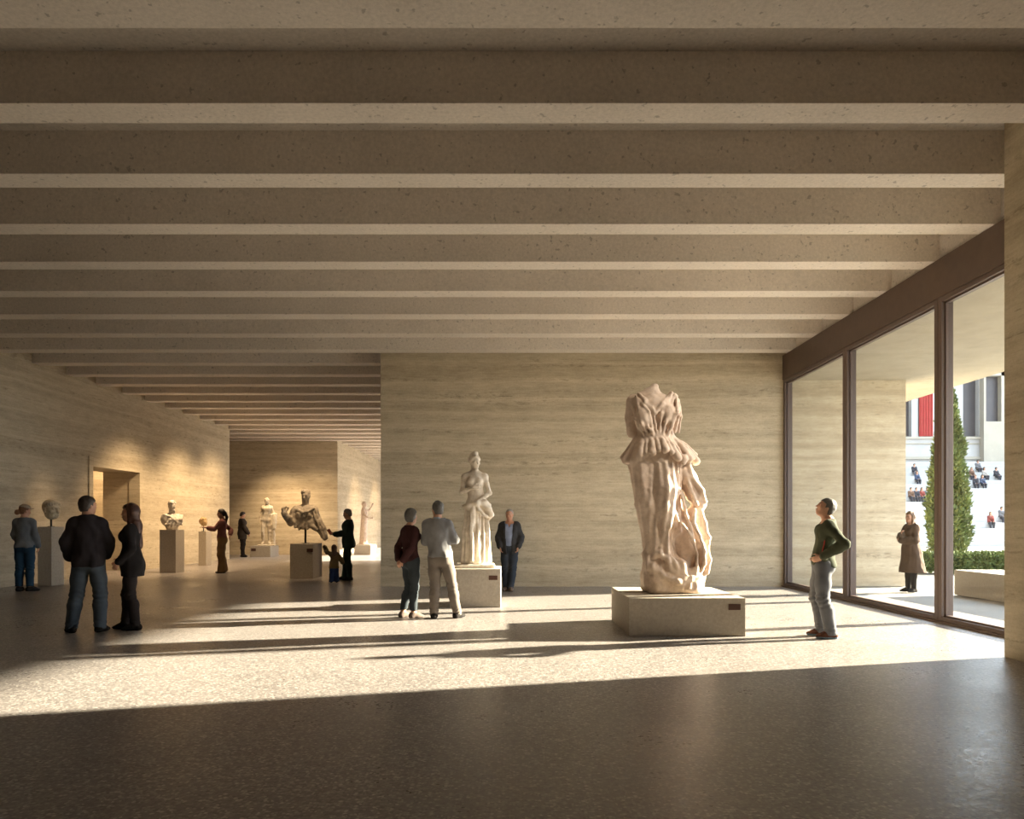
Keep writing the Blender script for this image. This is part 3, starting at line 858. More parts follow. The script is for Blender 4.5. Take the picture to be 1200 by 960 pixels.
def venus():
    (cx, cy, _), z0 = PED_VEN
    H = 2.02 * 128 / 134
    p = Pose(True, pelvis=(-.03, 0), chest=(.01, 0), yaw=-.55, pitch=-.05, sw=.165,
             R=dict(e=(.215, .05, 1.17), w=(.03, .18, 1.235), hd=(-1, .15, .15), hn=(0, -1, 0), curl=.35),
             L=dict(e=(-.235, .06, 1.15), w=(-.02, .165, 1.0), hd=(1, .05, -.35), hn=(0, -1, 0), curl=.5),
             RL=dict(k=(.13, .06, .50), a=(.14, -.04, .085), yaw=.35), LL=dict(k=(-.08, .0, .49), a=(-.07, 0, .085), yaw=-.1))
    def ex(S):
        c, R = p.hc, p.hR; T = lambda x, y, z: c + R @ V3(x, y, z)
        S.ell(T(0, -.022, .055), (.083, .100, .095), R, .02)
        S.ell(T(0, -.10, .045), (.055, .055, .05), R, .03)
        S.ell(T(0, .01, .145), (.05, .045, .035), R, .03)
        for sd in (-1, 1): S.chain([T(sd * .03, .075, .088), T(sd * .07, .035, .045), T(sd * .075, -.05, .01)], [.013, .016, .018], k=.02)
        S.ell(T(0, -.02, .135), (.05, .05, .03), None, .02)
        # skirt slung round the hips
        S.cone(V3(-.03, 0, .96), V3(-.01, .0, .30), .175, .20, (FLAT, .78), .04)
        S.cone(V3(-.01, 0, .30), V3(.0, 0, .02), .20, .235, (FLAT, .8), .05)
        S.chain([V3(.19, .03, .93), V3(.10, .16, .94), V3(-.03, .19, .98), V3(-.15, .12, .99), V3(-.21, .02, .95)], [.035, .04, .045, .05, .05], k=.03)
        S.chain([V3(-.12, .15, .98), V3(-.21, .13, .90), V3(-.25, .10, .80), V3(-.22, .10, .74)], [.04, .05, .05, .03], k=.03)
        S.chain([V3(-.02, .19, .99), V3(-.06, .2, .88), V3(-.16, .2, .78), V3(-.22, .14, .75)], [.02, .022, .022, .02], k=.02)
        S.chain([V3(.02, .19, .98), V3(.05, .20, .80), V3(.06, .22, .5), V3(.05, .22, .08)], [.02, .024, .026, .03], k=.02)
        for i, (a, b) in enumerate(((.16, .21), (.11, .15), (-.06, -.05), (-.12, -.13), (-.17, -.2), (-.2, -.24))):
            S.chain([V3(a * .95, .12 - abs(a) * .2, .90), V3((a + b) / 2, .19 - abs(b) * .35, .48), V3(b, .21 - abs(b) * .45, .05)], [.018, .022, .026], k=.022)
        for i in range(7):
            a = (i - 3) * .06
            S.chain([V3(a * .8, -.13, .9), V3(a * 1.1, -.17, .4), V3(a * 1.25, -.19, .05)], [.02, .024, .028], k=.022)
        S.cone(V3(.02, .08, .84), V3(.12, .10, .50), .11, .075, None, .06); S.cone(V3(.12, .10, .5), V3(.13, .08, .1), .075, .06, None, .06)
        S.disp(drape_noise(0, 0, 22, .006, .02, .9))
        S.disp(wob(.003, 40, .2))
    S = body(p, True, True, True, ex); S.cut(lambda P: -P[:, 2] + .003, .004)
    r = empty('statue', 'half-draped marble goddess with raised hair standing behind the couple', 'statue', (X(557, cy), cy, z0), math.pi + .05)
    sdf_obj('figure', S, .0105, M['marble_white'], r, H / 1.78).location = (0, 0, .06)
    B = Sdf(); B.box((0, 0, .03), (.34, .30, .032), .012); B.disp(wob(.004, 30))
    sdf_obj('base', B, .012, M['marble_white'], r, 1.0)
venus()

def hair_curls(S, c, R, s, n=70, beard=False):
    T = lambda x, y, z: c + R @ (V3(x, y, z) * s)
    g = np.random.default_rng(3)
    for i in range(n):
        v = unit(g.normal(size=3)); v[2] = abs(v[2]) * .9 + .1 if v[1] > -.1 else v[2]
        if v[1] > .45 and v[2] < .55: continue
        q = V3(v[0] * .078, v[1] * .1 - .012, v[2] * .094 + .03)
        S.ell(T(*q), .016 * s, None, .008 * s)
    if beard:
        for i in range(26):
            a = g.uniform(-1.2, 1.2)
            S.ell(T(math.sin(a) * .058, .05 + math.cos(a) * .03, -.085 - g.uniform(0, .06)), .015 * s, None, .01 * s)

def colossal_head():
    (cx, cy, _), z0 = PED_H1
    s = .50 / .25
    S = Sdf(); R = rotx(-.02); c = V3(0, 0, 0)
    head_prims(S, c, R, s)
    S.ell(V3(0, .0, -.12), (.10, .13, .10), None, .06)
    for i in range(9):      # hair locks over the forehead
        a = -1.2 + i * .3
        S.ell(V3(.155 * math.sin(a), .015 + .165 * math.cos(a), .135 + .02 * math.cos(a * 2)), (.032, .03, .04), None, .015)
    for sd in (-1, 1): S.chain([V3(sd * .04, .16, -.085), V3(sd * .075, .145, -.13), V3(sd * .07, .12, -.20)], [.010, .014, .012], k=.02)
    S.chain([V3(-.06, .175, .055), V3(0, .185, .045), V3(.06, .175, .055)], [.015, .016, .015], k=.02)
    S.sub(Sdf.p_ell((-.10, -.20, .12), (.14, .12, .14)), .04)
    S.cut(lambda P: -.235 - P[:, 2] + P[:, 1] * .25, .03)
    S.disp(wob(.004, 21, .3)); S.disp(wob(.002, 60))
    r = empty('statue', 'colossal broken stone face on a thin rod by the near wall', 'statue', (X(60, cy), cy, z0), math.radians(-108))
    sdf_obj('head', S, .012, M['marble_yellow'], r).location = (0, 0, .395)
    m = MB(); m.cyl((0, 0, 0), (0, 0, .28), .022).cyl((0, 0, 0), (0, 0, .012), .07)
    m.build('mounting_rod', M['rod'], r)['label'] = 'dark iron rod'
colossal_head()

def white_bust():
    (cx, cy, _), z0 = PED_B2
    S = Sdf(); s = 1.22
    c = V3(.03, .05, .70); R = rotz(-.35) @ rotx(-.22)
    head_prims(S, c, R, s); hair_curls(S, c, R, s, 80, True)
    S.cone(V3(0, -.01, .42), c + R @ V3(0, -.02, -.08), .085, .075, None, .04)
    S.ell(V3(0, 0, .30), (.30, .165, .17), None, .08)
    S.ell(V3(-.22, 0, .30), (.10, .12, .17), None, .06); S.ell(V3(.22, 0, .30), (.10, .12, .18), None, .06)
    S.cone(V3(0, 0, .22), V3(0, 0, .03), .26, .17, ((0, 1, 0), .6), .05)
    for i, a in enumerate((-.26, -.18, -.09, .02, .12)):
        S.chain([V3(a - .02, .08, .42), V3(a + .06, .17, .30), V3(a + .16, .15, .15), V3(a * .4 + .14, .10, .05)], [.016, .02, .02, .016], k=.055)
    S.chain([V3(.26, .06, .43), V3(.16, .15, .38), V3(-.05, .17, .22), V3(-.24, .11, .15)], [.03, .035, .03, .03], k=.025)
    S.cut(lambda P: -P[:, 2] + .002, .01)
    S.disp(wob(.005, 30, 1)); S.disp(wob(.003, 70))
    o = sdf_obj('statue', S, .012, M['marble_white']); o.location = (X(201.5, cy), cy, z0); o.rotation_euler[2] = math.radians(236)
    tag(o, 'white draped bust of a bearded man right of the doorway', 'statue')
white_bust()

def small_head():
    (cx, cy, _), z0 = PED_H3
    S = Sdf(); s = 1.35; R = rotx(-.1); c = V3(0, 0, 0)
    head_prims(S, c, R, s); hair_curls(S, c, R, s, 90)
    S.sub(Sdf.p_ell((0, .1, -.2), (.2, .2, .07)), .03); S.cut(lambda P: -.125 - P[:, 2], .03)
    S.disp(wob(.006, 34, .7))
    r = empty('statue', 'small rounded ochre stone head the reaching woman almost touches', 'statue', (X(238.5, cy), cy, z0), math.radians(-120))
    sdf_obj('head', S, .012, M['marble_ochre'], r).location = (0, 0, .31)
    m = MB(); m.cyl((0, 0, 0), (0, 0, .24), .015).box((-.05, -.05, 0), (.05, .05, .012))
    m.build('mounting_rod', M['rod'], r)['label'] = 'dark iron rod'
small_head()

def nude():
    (cx, cy, _), z0 = PED_S6
    H = 2.02
    p = Pose(False, pelvis=(.03, 0), chest=(-.01, .01), yaw=.35, pitch=-.35,
             R=dict(e=(.25, .0, 1.14), w=(.24, .02, .92), hd=(0, .2, -1)), L=dict(e=(-.27, .0, 1.17), w=(-.20, .18, 1.12), hd=(0, 1, .1), curl=.9),
             RL=dict(k=(.13, .07, .50), a=(.14, .0, .085)), LL=dict(k=(-.09, .0, .5), a=(-.09, -.02, .085)))
    def ex(S):
        hair_curls(S, p.hc, p.hR, 1.0, 60)
        S.chain([V3(-.22, -.06, 0.0), V3(-.23, -.05, .35), V3(-.2, -.03, .72)], [.10, .085, .08], k=.05)
        S.chain([V3(-.33, .05, 1.16), V3(-.30, .06, .9), V3(-.29, .03, .62)], [.06, .075, .06], k=.04)
        for i in range(4): S.chain([V3(-.33 + .03 * i, .12, 1.1), V3(-.32 + .03 * i, .13, .62)], [.016, .018], k=.015)
        S.disp(wob(.004, 35, .2))
    S = body(p, True, True, True, ex); S.cut(lambda P: -P[:, 2] + .003, .004)
    r = empty('statue', 'nude standing male statue with bowed head by the dark far wall', 'statue', (X(312.5, cy), cy, z0), math.pi + .2)
    sdf_obj('figure', S, .014, M['marble_yellow'], r, H / 1.78).location = (0, 0, .05)
    B = Sdf(); B.box((0, 0, .025), (.36, .3, .027), .01)
    sdf_obj('base', B, .015, M['marble_yellow'], r)
nude()

def fragment():
    (cx, cy, _), z0 = PED_F7
    g = cy / F
    def Q(px, py, y=0.0): return V3((px - 358) * g, y, (637 - py) * g)
    S = Sdf(); q = lambda n: n * g
    hs = 15.6 * g / .25
    c = Q(358.3, 581.5, -.03); R = rotz(math.pi - .3) @ rotx(-.12)
    head_prims(S, c, R, hs); hair_curls(S, c, R, hs, 60)
    S.cone(Q(358, 594), Q(358.3, 586, -.02), q(4), q(3.6), None, .04)
    S.ell(Q(357, 603), (q(13), q(7.5), q(9.5)), None, .06)
    S.cone(Q(348, 598), Q(367, 598), q(5.6), q(5.6), None, .06); S.box(Q(357, 610), (q(11.5), q(6.5), q(9)), q(5), None, .06)
    S.ell(Q(346.5, 600), q(5.2), None, .05); S.ell(Q(367.5, 600), q(5), None, .05)
    S.ell(Q(357, 614), (q(10.5), q(7), q(7)), None, .05)
    for sd in (352, 361): S.ell(Q(sd, 603.5, -.14), (q(4.5), q(3.2), q(4.2)), None, .04)
    S.chain([Q(348, 597, -.12), Q(354, 601, -.19), Q(360, 600, -.2), Q(367, 596, -.13)], [q(1.8)] * 4, k=.025)
    # torn hem of the cuirass
    for a, b in ((347, 619), (351, 621.5), (355, 620), (360, 621), (364, 618.5)): S.cone(Q(a + 1, 612, -.1), Q(a, b - 1.5, -.11), q(2.2), q(2.0), None, .03)
    # bent arm
    S.chain([Q(345.5, 601), Q(342, 612, -.06), Q(337.5, 606, -.22), Q(335, 602.5, -.26)], [q(5), q(4.6), q(3.9), q(3.6)], k=.03)
    hand_prims(S, Q(335.2, 603, -.26), V3(-.15, -.2, 1), V3(.6, -.8, 0), 1, 1.0, 1.7)
    # cloak falling from the other shoulder
    S.chain([Q(368, 599), Q(371.5, 609), Q(376, 620), Q(380, 630)], [q(4.5), q(4.6), q(5), q(3.6)], k=.04)
    for dx, yy in ((-3.5, -.08), (-1, -.13), (2, -.1), (3.5, 0)):
        S.chain([Q(367 + dx, 597, yy), Q(371 + dx, 610, yy - .03), Q(375.5 + dx, 620, yy - .03), Q(379.5 + dx * .7, 631, yy)], [q(1.1), q(1.5), q(1.5), q(1.1)], k=.02)
    S.chain([Q(366, 612, -.05), Q(368, 618, -.08), Q(371, 621, -.1)], [q(4), q(3.8), q(2.6)], k=.03)
    S.sub(Sdf.p_ell(Q(357, 624, 0), (q(5), q(4), q(3))), .03)
    S.disp(wob(.009, 22, .5)); S.disp(wob(.005, 48, 2))
    r = empty('statue', 'broken marble torso of a man with raised fist on a rod', 'statue', (X(358, cy), cy, z0), math.radians(15))
    sdf_obj('torso', S, .0125, M['marble_grey'], r)
    m = MB(); m.cyl((0, 0, 0), tuple(Q(358, 613)), .028).box((-.1, -.1, 0), (.1, .1, .015))
    m.build('mounting_rod', M['rod'], r)['label'] = 'dark iron rod'
fragment()

def far_robed():
    (cx, cy, _), z0 = PED_S8
    H = 2.0
    p = Pose(True, yaw=.2, pelvis=(0, 0), chest=(0, -.02), R=dict(e=(.22, .08, 1.16), w=(.16, .26, 1.10), hd=(0, 1, .1), hn=(-1, 0, 0)),
             L=dict(e=(-.30, .16, 1.42), w=(-.26, .30, 1.60), hd=(0, .3, 1), hn=(1, 0, 0)))
    def ex(S):
        hair_curls(S, p.hc, p.hR, 1.0, 60)
        S.cone(V3(0, 0, 1.0), V3(0, -.03, .03), .165, .20, (FLAT, .8), .05)
        S.cone(V3(0, 0, 1.35), V3(0, 0, 1.0), .15, .16, (FLAT, .75), .05)
        for i in range(9):
            a = i * 2 * math.pi / 9
            S.chain([V3(.13 * math.cos(a), .1 * math.sin(a), 1.05), V3(.18 * math.cos(a), .15 * math.sin(a) - .03, .04)], [.018, .026], k=.02)
        S.chain([V3(-.18, -.05, 1.4), V3(-.2, -.10, .9), V3(-.14, -.16, .2)], [.05, .06, .05], k=.03)
        S.disp(wob(.004, 30, .2))
    S = body(p, True, True, True, ex); S.cut(lambda P: -P[:, 2] + .003, .004)
    r = empty('statue', 'farthest robed statue in profile with one raised hand', 'statue', (X(427, cy), cy, z0), math.radians(-82))
    sdf_obj('figure', S, .014, M['marble_pink'], r, H / 1.78)
    B = Sdf(); B.box((0, 0, .02), (.28, .28, .022), .01)
    sdf_obj('base', B, .015, M['marble_pink'], r)
far_robed()
# ---------------------------------------------------------------- visitors
def shoe_parts(p, mat):
    return [('shoe', shoes(p, 1), mat), ('shoe', shoes(p, -1), mat)]

# man in the dark jacket, seen from behind
p = Pose(yaw=.75, pitch=.05, chest=(-.01, 0), R=dict(e=(.245, .02, 1.19), w=(.18, .16, 1.0), hd=(-.4, .6, -.5), hn=(-1, 0, 0)),
         L=dict(e=(-.265, -.03, 1.18), w=(-.24, .13, .97), hd=(.3, .6, -.6), hn=(1, 0, 0)),
         RL=dict(k=(.13, .02, .50), a=(.14, -.03, .085), yaw=.35), LL=dict(k=(-.14, .02, .50), a=(-.20, 0, .085), yaw=-.5))
person('man in dark jacket and faded jeans seen from behind, facing the doorway', 104, 741, 1.78, rad(-12), p,
       [('jacket', top_garment(p, .022, .86, .97, .010, skirt=(.84, .18, .72, -.01, 0), collar=True, wr=.008), 'navyjacket'),
        ('trousers', trousers(p, .012, .014, .012, wr=.005), 'bluejeans'), ('hair', hair_short(p, .013, -.03), 'h_dark')] + shoe_parts(p, 'shoeblack'), feats='h_dark')

# long-haired woman in black
p = Pose(True, yaw=-.05, pitch=.02, L=dict(e=(-.20, -.05, 1.16), w=(-.17, .13, .97), hd=(.1, .55, -1), hn=(1, 0, 0), curl=.5),
         R=dict(e=(.22, .0, 1.15), w=(.2, .18, 1.0), hd=(-.2, .6, -.6)), RL=dict(k=(.08, .08, .50), a=(.08, .09, .085), yaw=.1), LL=dict(k=(-.08, .0, .50), a=(-.09, -.07, .085), yaw=-.15))
person('long-haired woman all in black standing beside the man in dark jacket', 154, 738, 1.68, rad(78), p,
       [('jacket', top_garment(p, .018, .76, .96, .008, skirt=(.74, .185, .80, 0, -.015), wr=.006), 'black'),
        ('trousers', trousers(p, .008, .008, .014), 'black2'), ('hair', hair_long(p, .44, .020, .092), 'h_redbrown')] + shoe_parts(p, 'shoeblack'), feats='h_dark')

# grey sweater, tied hair
p = Pose(True, yaw=.75, pitch=-.12, sw=.150, R=dict(e=(.20, -.02, 1.17), w=(.215, .08, .93), hd=(0, .15, -1)), L=dict(e=(-.20, .02, 1.17), w=(-.17, .16, 1.0), hd=(.5, .5, -.4)),
         RL=dict(k=(.09, .02, .5), a=(.11, -.03, .085), yaw=.9), LL=dict(k=(-.09, .0, .5), a=(-.10, 0, .085), yaw=.1))
def bun_hair(p):
    S = hair_short(p, .014, -.02, .04)
    c = p.hc + p.hR @ V3(0, -.15, -.05); S.ell(c, (.045, .05, .055), None, .02); S.disp(wob(.004, 90)); return S
def cap_part(p):
    S = Sdf(); c, R = p.hc, p.hR; T = lambda x, y, z: c + R @ V3(x, y, z)
    S.ell(T(0, -.01, .04), (.095, .118, .10), R, .02); S.ell(T(0, .10, .065), (.068, .075, .012), R, .015)
    S.cut(lambda P: .052 - ((P - c) @ R)[:, 2] - ((P - c) @ R)[:, 1] * .12, .005); return S
person('person in grey sweater and teal jeans with tied-back hair and pale cap', 29, 693, 1.82, rad(-22), p,
       [('sweater', top_garment(p, .02, .90, .97, .014, wr=.007), 'greyknit'), ('trousers', trousers(p, .010, .014, .008, cuff=.10), 'tealjeans'),
        ('hair', bun_hair(p), 'h_auburn'), ('cap', cap_part(p), 'cap', 'pale peaked cap')] + shoe_parts(p, 'boots'), vox=.012)

# woman reaching out to the small head
p = Pose(True, yaw=-.05, pitch=-.05, L=dict(e=(-.16, .18, 1.22), w=(-.12, .42, 1.27), hd=(0, 1, .15), hn=(0, 0, -1), curl=.3),
         R=dict(e=(.22, -.22, 1.19), w=(.08, -.20, 1.02), hd=(-.6, .1, -.7), hn=(0, -1, 0)))
def wide_trousers(p, col=None):
    S = trousers(p, .010, .03, .055, 1.09, .03, .003)
    S.disp(drape_noise(0, 0, 14, .006, .05, .9)); return S
def pony(p):
    S = hair_short(p, .014, -.03, .04); S.chain([p.hc + p.hR @ V3(0, -.11, .02), p.hc + V3(0, -.15, -.10), p.hc + V3(0, -.13, -.27)], [.04, .042, .02], k=.02)
    S.disp(wob(.004, 80)); return S
person('woman in mauve top and wide khaki trousers reaching towards the small head', 260, 671.5, 1.84, rad(84), p,
       [('blouse', top_garment(p, .016, .98, .62, .018), 'mauve'), ('trousers', wide_trousers(p), 'khaki'), ('hair', pony(p), 'h_dark')] + shoe_parts(p, 'shoegrey'), vox=.014, skin='skin_tan')

# man in long dark coat
p = Pose(yaw=.0, pitch=-.25, R=dict(e=(.25, .02, 1.17), w=(.24, .16, .95), hd=(0, .3, -1)), LL=dict(k=(-.09, .03, .5), a=(-.09, .06, .085)))
person('man in long dark coat looking at the nude male statue', 284, 653, 1.93, rad(-75), p,
       [('coat', top_garment(p, .03, .70, .97, .02, skirt=(.68, .20, .8, 0, 0)), 'darkcoat'), ('trousers', trousers(p), 'black2'), ('hair', hair_short(p), 'h_dark')] + shoe_parts(p, 'shoeblack'), vox=.016)

# man in the green suit holding a booklet
p = Pose(yaw=.05, pitch=-.18, L=dict(e=(-.25, .04, 1.19), w=(-.12, .30, 1.15), hd=(.35, 1, .15), hn=(.6, 0, .7), curl=.8), R=dict(e=(.26, .04, 1.19), w=(.10, .30, 1.13), hd=(-.4, 1, .1), hn=(-.6, 0, .7), curl=.8),
         RL=dict(k=(.09, .08, .5), a=(.09, .11, .085)), LL=dict(k=(-.09, .0, .5), a=(-.09, -.05, .085)))
r = person('grey-haired man in dark green suit reading beside the child', 408, 680, 1.79, rad(80), p,
       [('jacket', top_garment(p, .024, .80, .95, .014, skirt=(.78, .19, .75, 0, 0), open_front=(.07, 1.2)), 'greensuit'), ('shirt', top_garment(p, .012, .95, .5), 'greyknit'),
        ('trousers', trousers(p, .010, .010), 'greensuit'), ('hair', hair_short(p, .012, -.02, .05), 'h_grey')] + shoe_parts(p, 'shoeblack'), vox=.013, feats='h_grey')
B = bmesh.new()
me = bpy.data.meshes.new('booklet')
for sd in (1, -1):
    g_ = bmesh.ops.create_cube(B, size=1)
    bmesh.ops.transform(B, matrix=Matrix.Rotation(sd * rad(28), 4, 'Z') @ Matrix.Translation((sd * .058, 0, 0)) @ Matrix.Diagonal((.115, .012, .17, 1)), verts=g_['verts'])
bmesh.ops.bevel(B, geom=B.edges[:], offset=.002, segments=1, affect='EDGES')
B.to_mesh(me); B.free(); me.materials.append(fab('booklet', (.22, .07, .055)))
o = link(bpy.data.objects.new('booklet', me))
o.matrix_world = Matrix.Translation(r.location) @ Matrix.Rotation(r.rotation_euler[2], 4, 'Z') @ Matrix.Translation((.0, .425, 1.23)) @ Matrix.Rotation(rad(-35), 4, 'X')
tag(o, 'small reddish booklet held open by the man in green suit', 'booklet')

# child with a raised arm
p = Pose(True, hs=1.42, yaw=-.2, pitch=.1, sw=.17, L=dict(e=(-.33, .05, 1.52), w=(-.45, .10, 1.78), hd=(-.3, .1, 1), hn=(0, 1, 0), curl=.3), R=dict(e=(.30, -.02, 1.20), w=(.42, .06, 1.0), hd=(.5, .2, -1), hn=(-1, 0, 0)),
         RL=dict(k=(.11, .02, .42), a=(.13, 0, .085)), LL=dict(k=(-.11, .02, .42), a=(-.13, 0, .085)))
person('small child in olive jacket raising one arm beside the grey block', 391.5, 683, .86, rad(6), p,
       [('jacket', top_garment(p, .05, .72, .96, .035, skirt=(.70, .25, .85, 0, 0), wr=.012), 'olive'), ('trousers', trousers(p, .035, .03, .03, wr=.012), 'childjeans'),
        ('hair', hair_long(p, .34, .02, .12), 'h_brown')] + shoe_parts(p, 'shoeblack'), vox=.022)

# woman in maroon top, hands joined behind her back
p = Pose(True, yaw=-.25, pitch=.08, R=dict(e=(.185, -.11, 1.16), w=(.07, -.20, .95), hd=(-.5, -.3, -.7), hn=(0, 1, 0), curl=.6), L=dict(e=(-.19, -.12, 1.16), w=(-.03, -.21, .95), hd=(.45, -.35, -.8), hn=(0, 1, 0), curl=.6),
         RL=dict(k=(.08, .03, .5), a=(.09, .0, .085), yaw=.1), LL=dict(k=(-.08, .03, .5), a=(-.10, -.08, .085)))
person('short-haired woman in maroon top with hands behind her back', 481, 724, 1.64, rad(-56), p,
       [('sweater', top_garment(p, .016, .93, .93, .012, wr=.007), 'maroon'), ('trousers', trousers(p, .010, .008, .004, cuff=.13), 'darkjeans'),
        ('hair', hair_short(p, .020, -.045, .05, -.085, .006), 'h_salt')] + shoe_parts(p, 'shoegrey'), feats='h_dark')

# man in grey sweater, arms folded
p = Pose(yaw=-.55, pitch=.06, chest=(-.04, .0), sw=.165, R=dict(e=(.225, .03, 1.19), w=(-.02, .25, 1.20), hd=(-1, .1, .1), hn=(0, -1, 0)), L=dict(e=(-.235, .03, 1.17), w=(.02, .22, 1.15), hd=(1, .1, .1), hn=(0, -1, 0)),
         RL=dict(k=(.17, .04, .50), a=(.25, .06, .085), yaw=.5), LL=dict(k=(-.08, .0, .5), a=(-.09, -.03, .085), yaw=-.15))
def shirt_collar(p):
    S = Sdf(); n = p.neck; S.cone(n + V3(0, -.008, 0), n + V3(0, -.004, .05), .076, .066, None, .01); S.cut(lambda P: np.maximum(n[2] + .01 - P[:, 2], P[:, 2] - n[2] - .052), .004); return S
person('man in grey sweater and taupe trousers standing arms folded, seen from behind', 516, 725, 1.76, rad(-8), p,
       [('sweater', top_garment(p, .020, .93, .95, .009, wr=.007), 'greysweater'), ('trousers', trousers(p, .010, .010, .010, wr=.005), 'taupe'), ('collar', shirt_collar(p), 'collar', 'pale blue shirt collar'),
        ('hair', hair_short(p, .012, -.02), 'h_salt')] + shoe_parts(p, 'shoeblack'), feats='h_dark')

# man in the dark suit by the wall
p = Pose(yaw=.18, pitch=-.12, R=dict(e=(.25, -.06, 1.17), w=(.20, .09, .97), hd=(-.2, .3, -1)), L=dict(e=(-.25, -.06, 1.17), w=(-.20, .09, .97), hd=(.2, .3, -1)),
         RL=dict(k=(.09, .02, .5), a=(.07, .02, .085)), LL=dict(k=(-.08, .04, .5), a=(-.03, .10, .085)))
person('white-haired man in dark suit and blue shirt standing against the back wall', 597, 692.5, 1.73, rad(176), p,
       [('jacket', top_garment(p, .026, .80, .95, .014, skirt=(.78, .19, .75, 0, 0), open_front=(.085, -.2)), 'charcoal'), ('shirt', top_garment(p, .013, .97, .5, wr=.002, open_front=(.035, 1.38)), 'blueshirt', 'pale blue open-necked shirt'),
        ('trousers', trousers(p, .014, .009), 'navytrousers'), ('hair', hair_short(p, .007, -.02, .062), 'h_grey')] + shoe_parts(p, 'shoegrey'), feats='h_grey', skin='skin_tan', vox=.012)

# man looking up at the big statue
p = Pose(yaw=-.05, pitch=.42, pelvis=(0, .025), chest=(0, -.03), head=(0, .0), L=dict(e=(-.30, -.20, 1.20), w=(-.19, .05, 1.04), hd=(.25, .75, -.35), hn=(.9, -.2, .3), curl=.55),
         R=dict(e=(.34, -.16, 1.19), w=(.20, .04, 1.02), hd=(-.3, .7, -.4), hn=(-.9, -.2, .3), curl=.5),
         RL=dict(k=(.10, .09, .50), a=(.11, .02, .085), yaw=.1), LL=dict(k=(-.10, .03, .50), a=(-.11, -.06, .085), yaw=-.15))
r = person('man in dark green sweater with hand on hip gazing up at the large statue', 966, 747, 1.74, rad(97), p,
       [('sweater', top_garment(p, .016, .90, .95, .007, wr=.007), 'greenknit'), ('trousers', trousers(p, .010, .012, .018, wr=.006), 'greyjeans'),
        ('hair', hair_short(p, .012, -.015, .045, -.08), 'h_salt')] + shoe_parts(p, 'shoebrown'), feats='h_dark')
for sd in (1, -1):
    S = Sdf(); foot(S, p, sd, .013); S.cut(lambda P: np.maximum(P[:, 2] - .026, .001 - P[:, 2]), .003)
    sdf_obj('sole', S, .009, M['sole'], r, 1.74 / 1.78)['label'] = 'blue-grey rubber sole'
S = Sdf(); e = p.arm[-1]['e']; sh = p.sh[-1]
S.chain([p.ch + V3(-.162, .025, .03), p.pel * .5 + p.ch * .5 + V3(-.150, .03, .02), p.pel + V3(-.165, .03, .10)], [.0125, .0105, .010], k=.01)
sdf_obj('stripe', S, .009, M['redstripe'], r, 1.74 / 1.78)['label'] = 'thin red side stripe'

# woman in the coat outside
p = Pose(True, yaw=-.15, pitch=.05, R=dict(e=(.22, .08, 1.17), w=(.03, .22, 1.26), hd=(-.5, .2, 1), hn=(-.5, -.7, 0), curl=.7), L=dict(e=(-.22, .06, 1.15), w=(.03, .22, 1.14), hd=(1, .15, .35), hn=(0, -1, 0), curl=.5),
         RL=dict(k=(.08, .02, .5), a=(.09, .0, .085)), LL=dict(k=(-.08, .02, .5), a=(-.09, .0, .085)))
person('woman in long brown coat outside the glazing with folded arms', 1067.5, 694, 1.67, rad(128), p,
       [('coat', top_garment(p, .03, .44, .95, .02, skirt=(.42, .30, .85, 0, -.04), collar=True, wr=.009), 'camel'), ('trousers', trousers(p, .008, .006, .004), 'boots'),
        ('hair', hair_long(p, .26, .018, .088), 'h_lbrown')] + shoe_parts(p, 'boots'), vox=.012, feats='h_brown')
# ---------------------------------------------------------------- beyond the glass
d = D(697); xb = X(1118, d)
m = MB(); m.box((xb, 8.9, 0), (xb + .95, d, .50), .012)
o = m.build('bench', M['bench']); tag(o, 'long low stone bench outside beyond the glazing', 'bench')

def leaf_mesh(name, pts, nrm, size, mat, parent=None, asp=.5):
    n = len(pts)
    u = np.cross(nrm, rng.normal(size=(n, 3))); u /= np.linalg.norm(u, axis=1)[:, None] + 1e-9
    v = nrm * .55 + rng.normal(size=(n, 3)) * .35; v[:, 2] += .45; v /= np.linalg.norm(v, axis=1)[:, None]
    s = size * rng.uniform(.6, 1.3, n)[:, None]
    a = pts - u * s * asp * .5; b = pts + u * s * asp * .5; c = pts + v * s + u * s * .1 * 0; 
    w = np.cross(u, v)
    mid = pts + v * s * .5 + w * s * .12
    V = np.stack([pts, mid + u * s * asp * .5, pts + v * s, mid - u * s * asp * .5], 1).reshape(-1, 3)
    Fq = np.arange(n * 4).reshape(n, 4)
    me = bpy.data.meshes.new(name)
    me.vertices.add(len(V)); me.vertices.foreach_set('co', V.ravel())
    me.loops.add(Fq.size); me.loops.foreach_set('vertex_index', Fq.ravel().astype(np.int32))
    me.polygons.add(n); me.polygons.foreach_set('loop_start', np.arange(0, Fq.size, 4, dtype=np.int32))
    me.update(calc_edges=True)
    me.materials.append(mat)
    o = link(bpy.data.objects.new(name, me))
    if parent: o.parent = parent
    return o

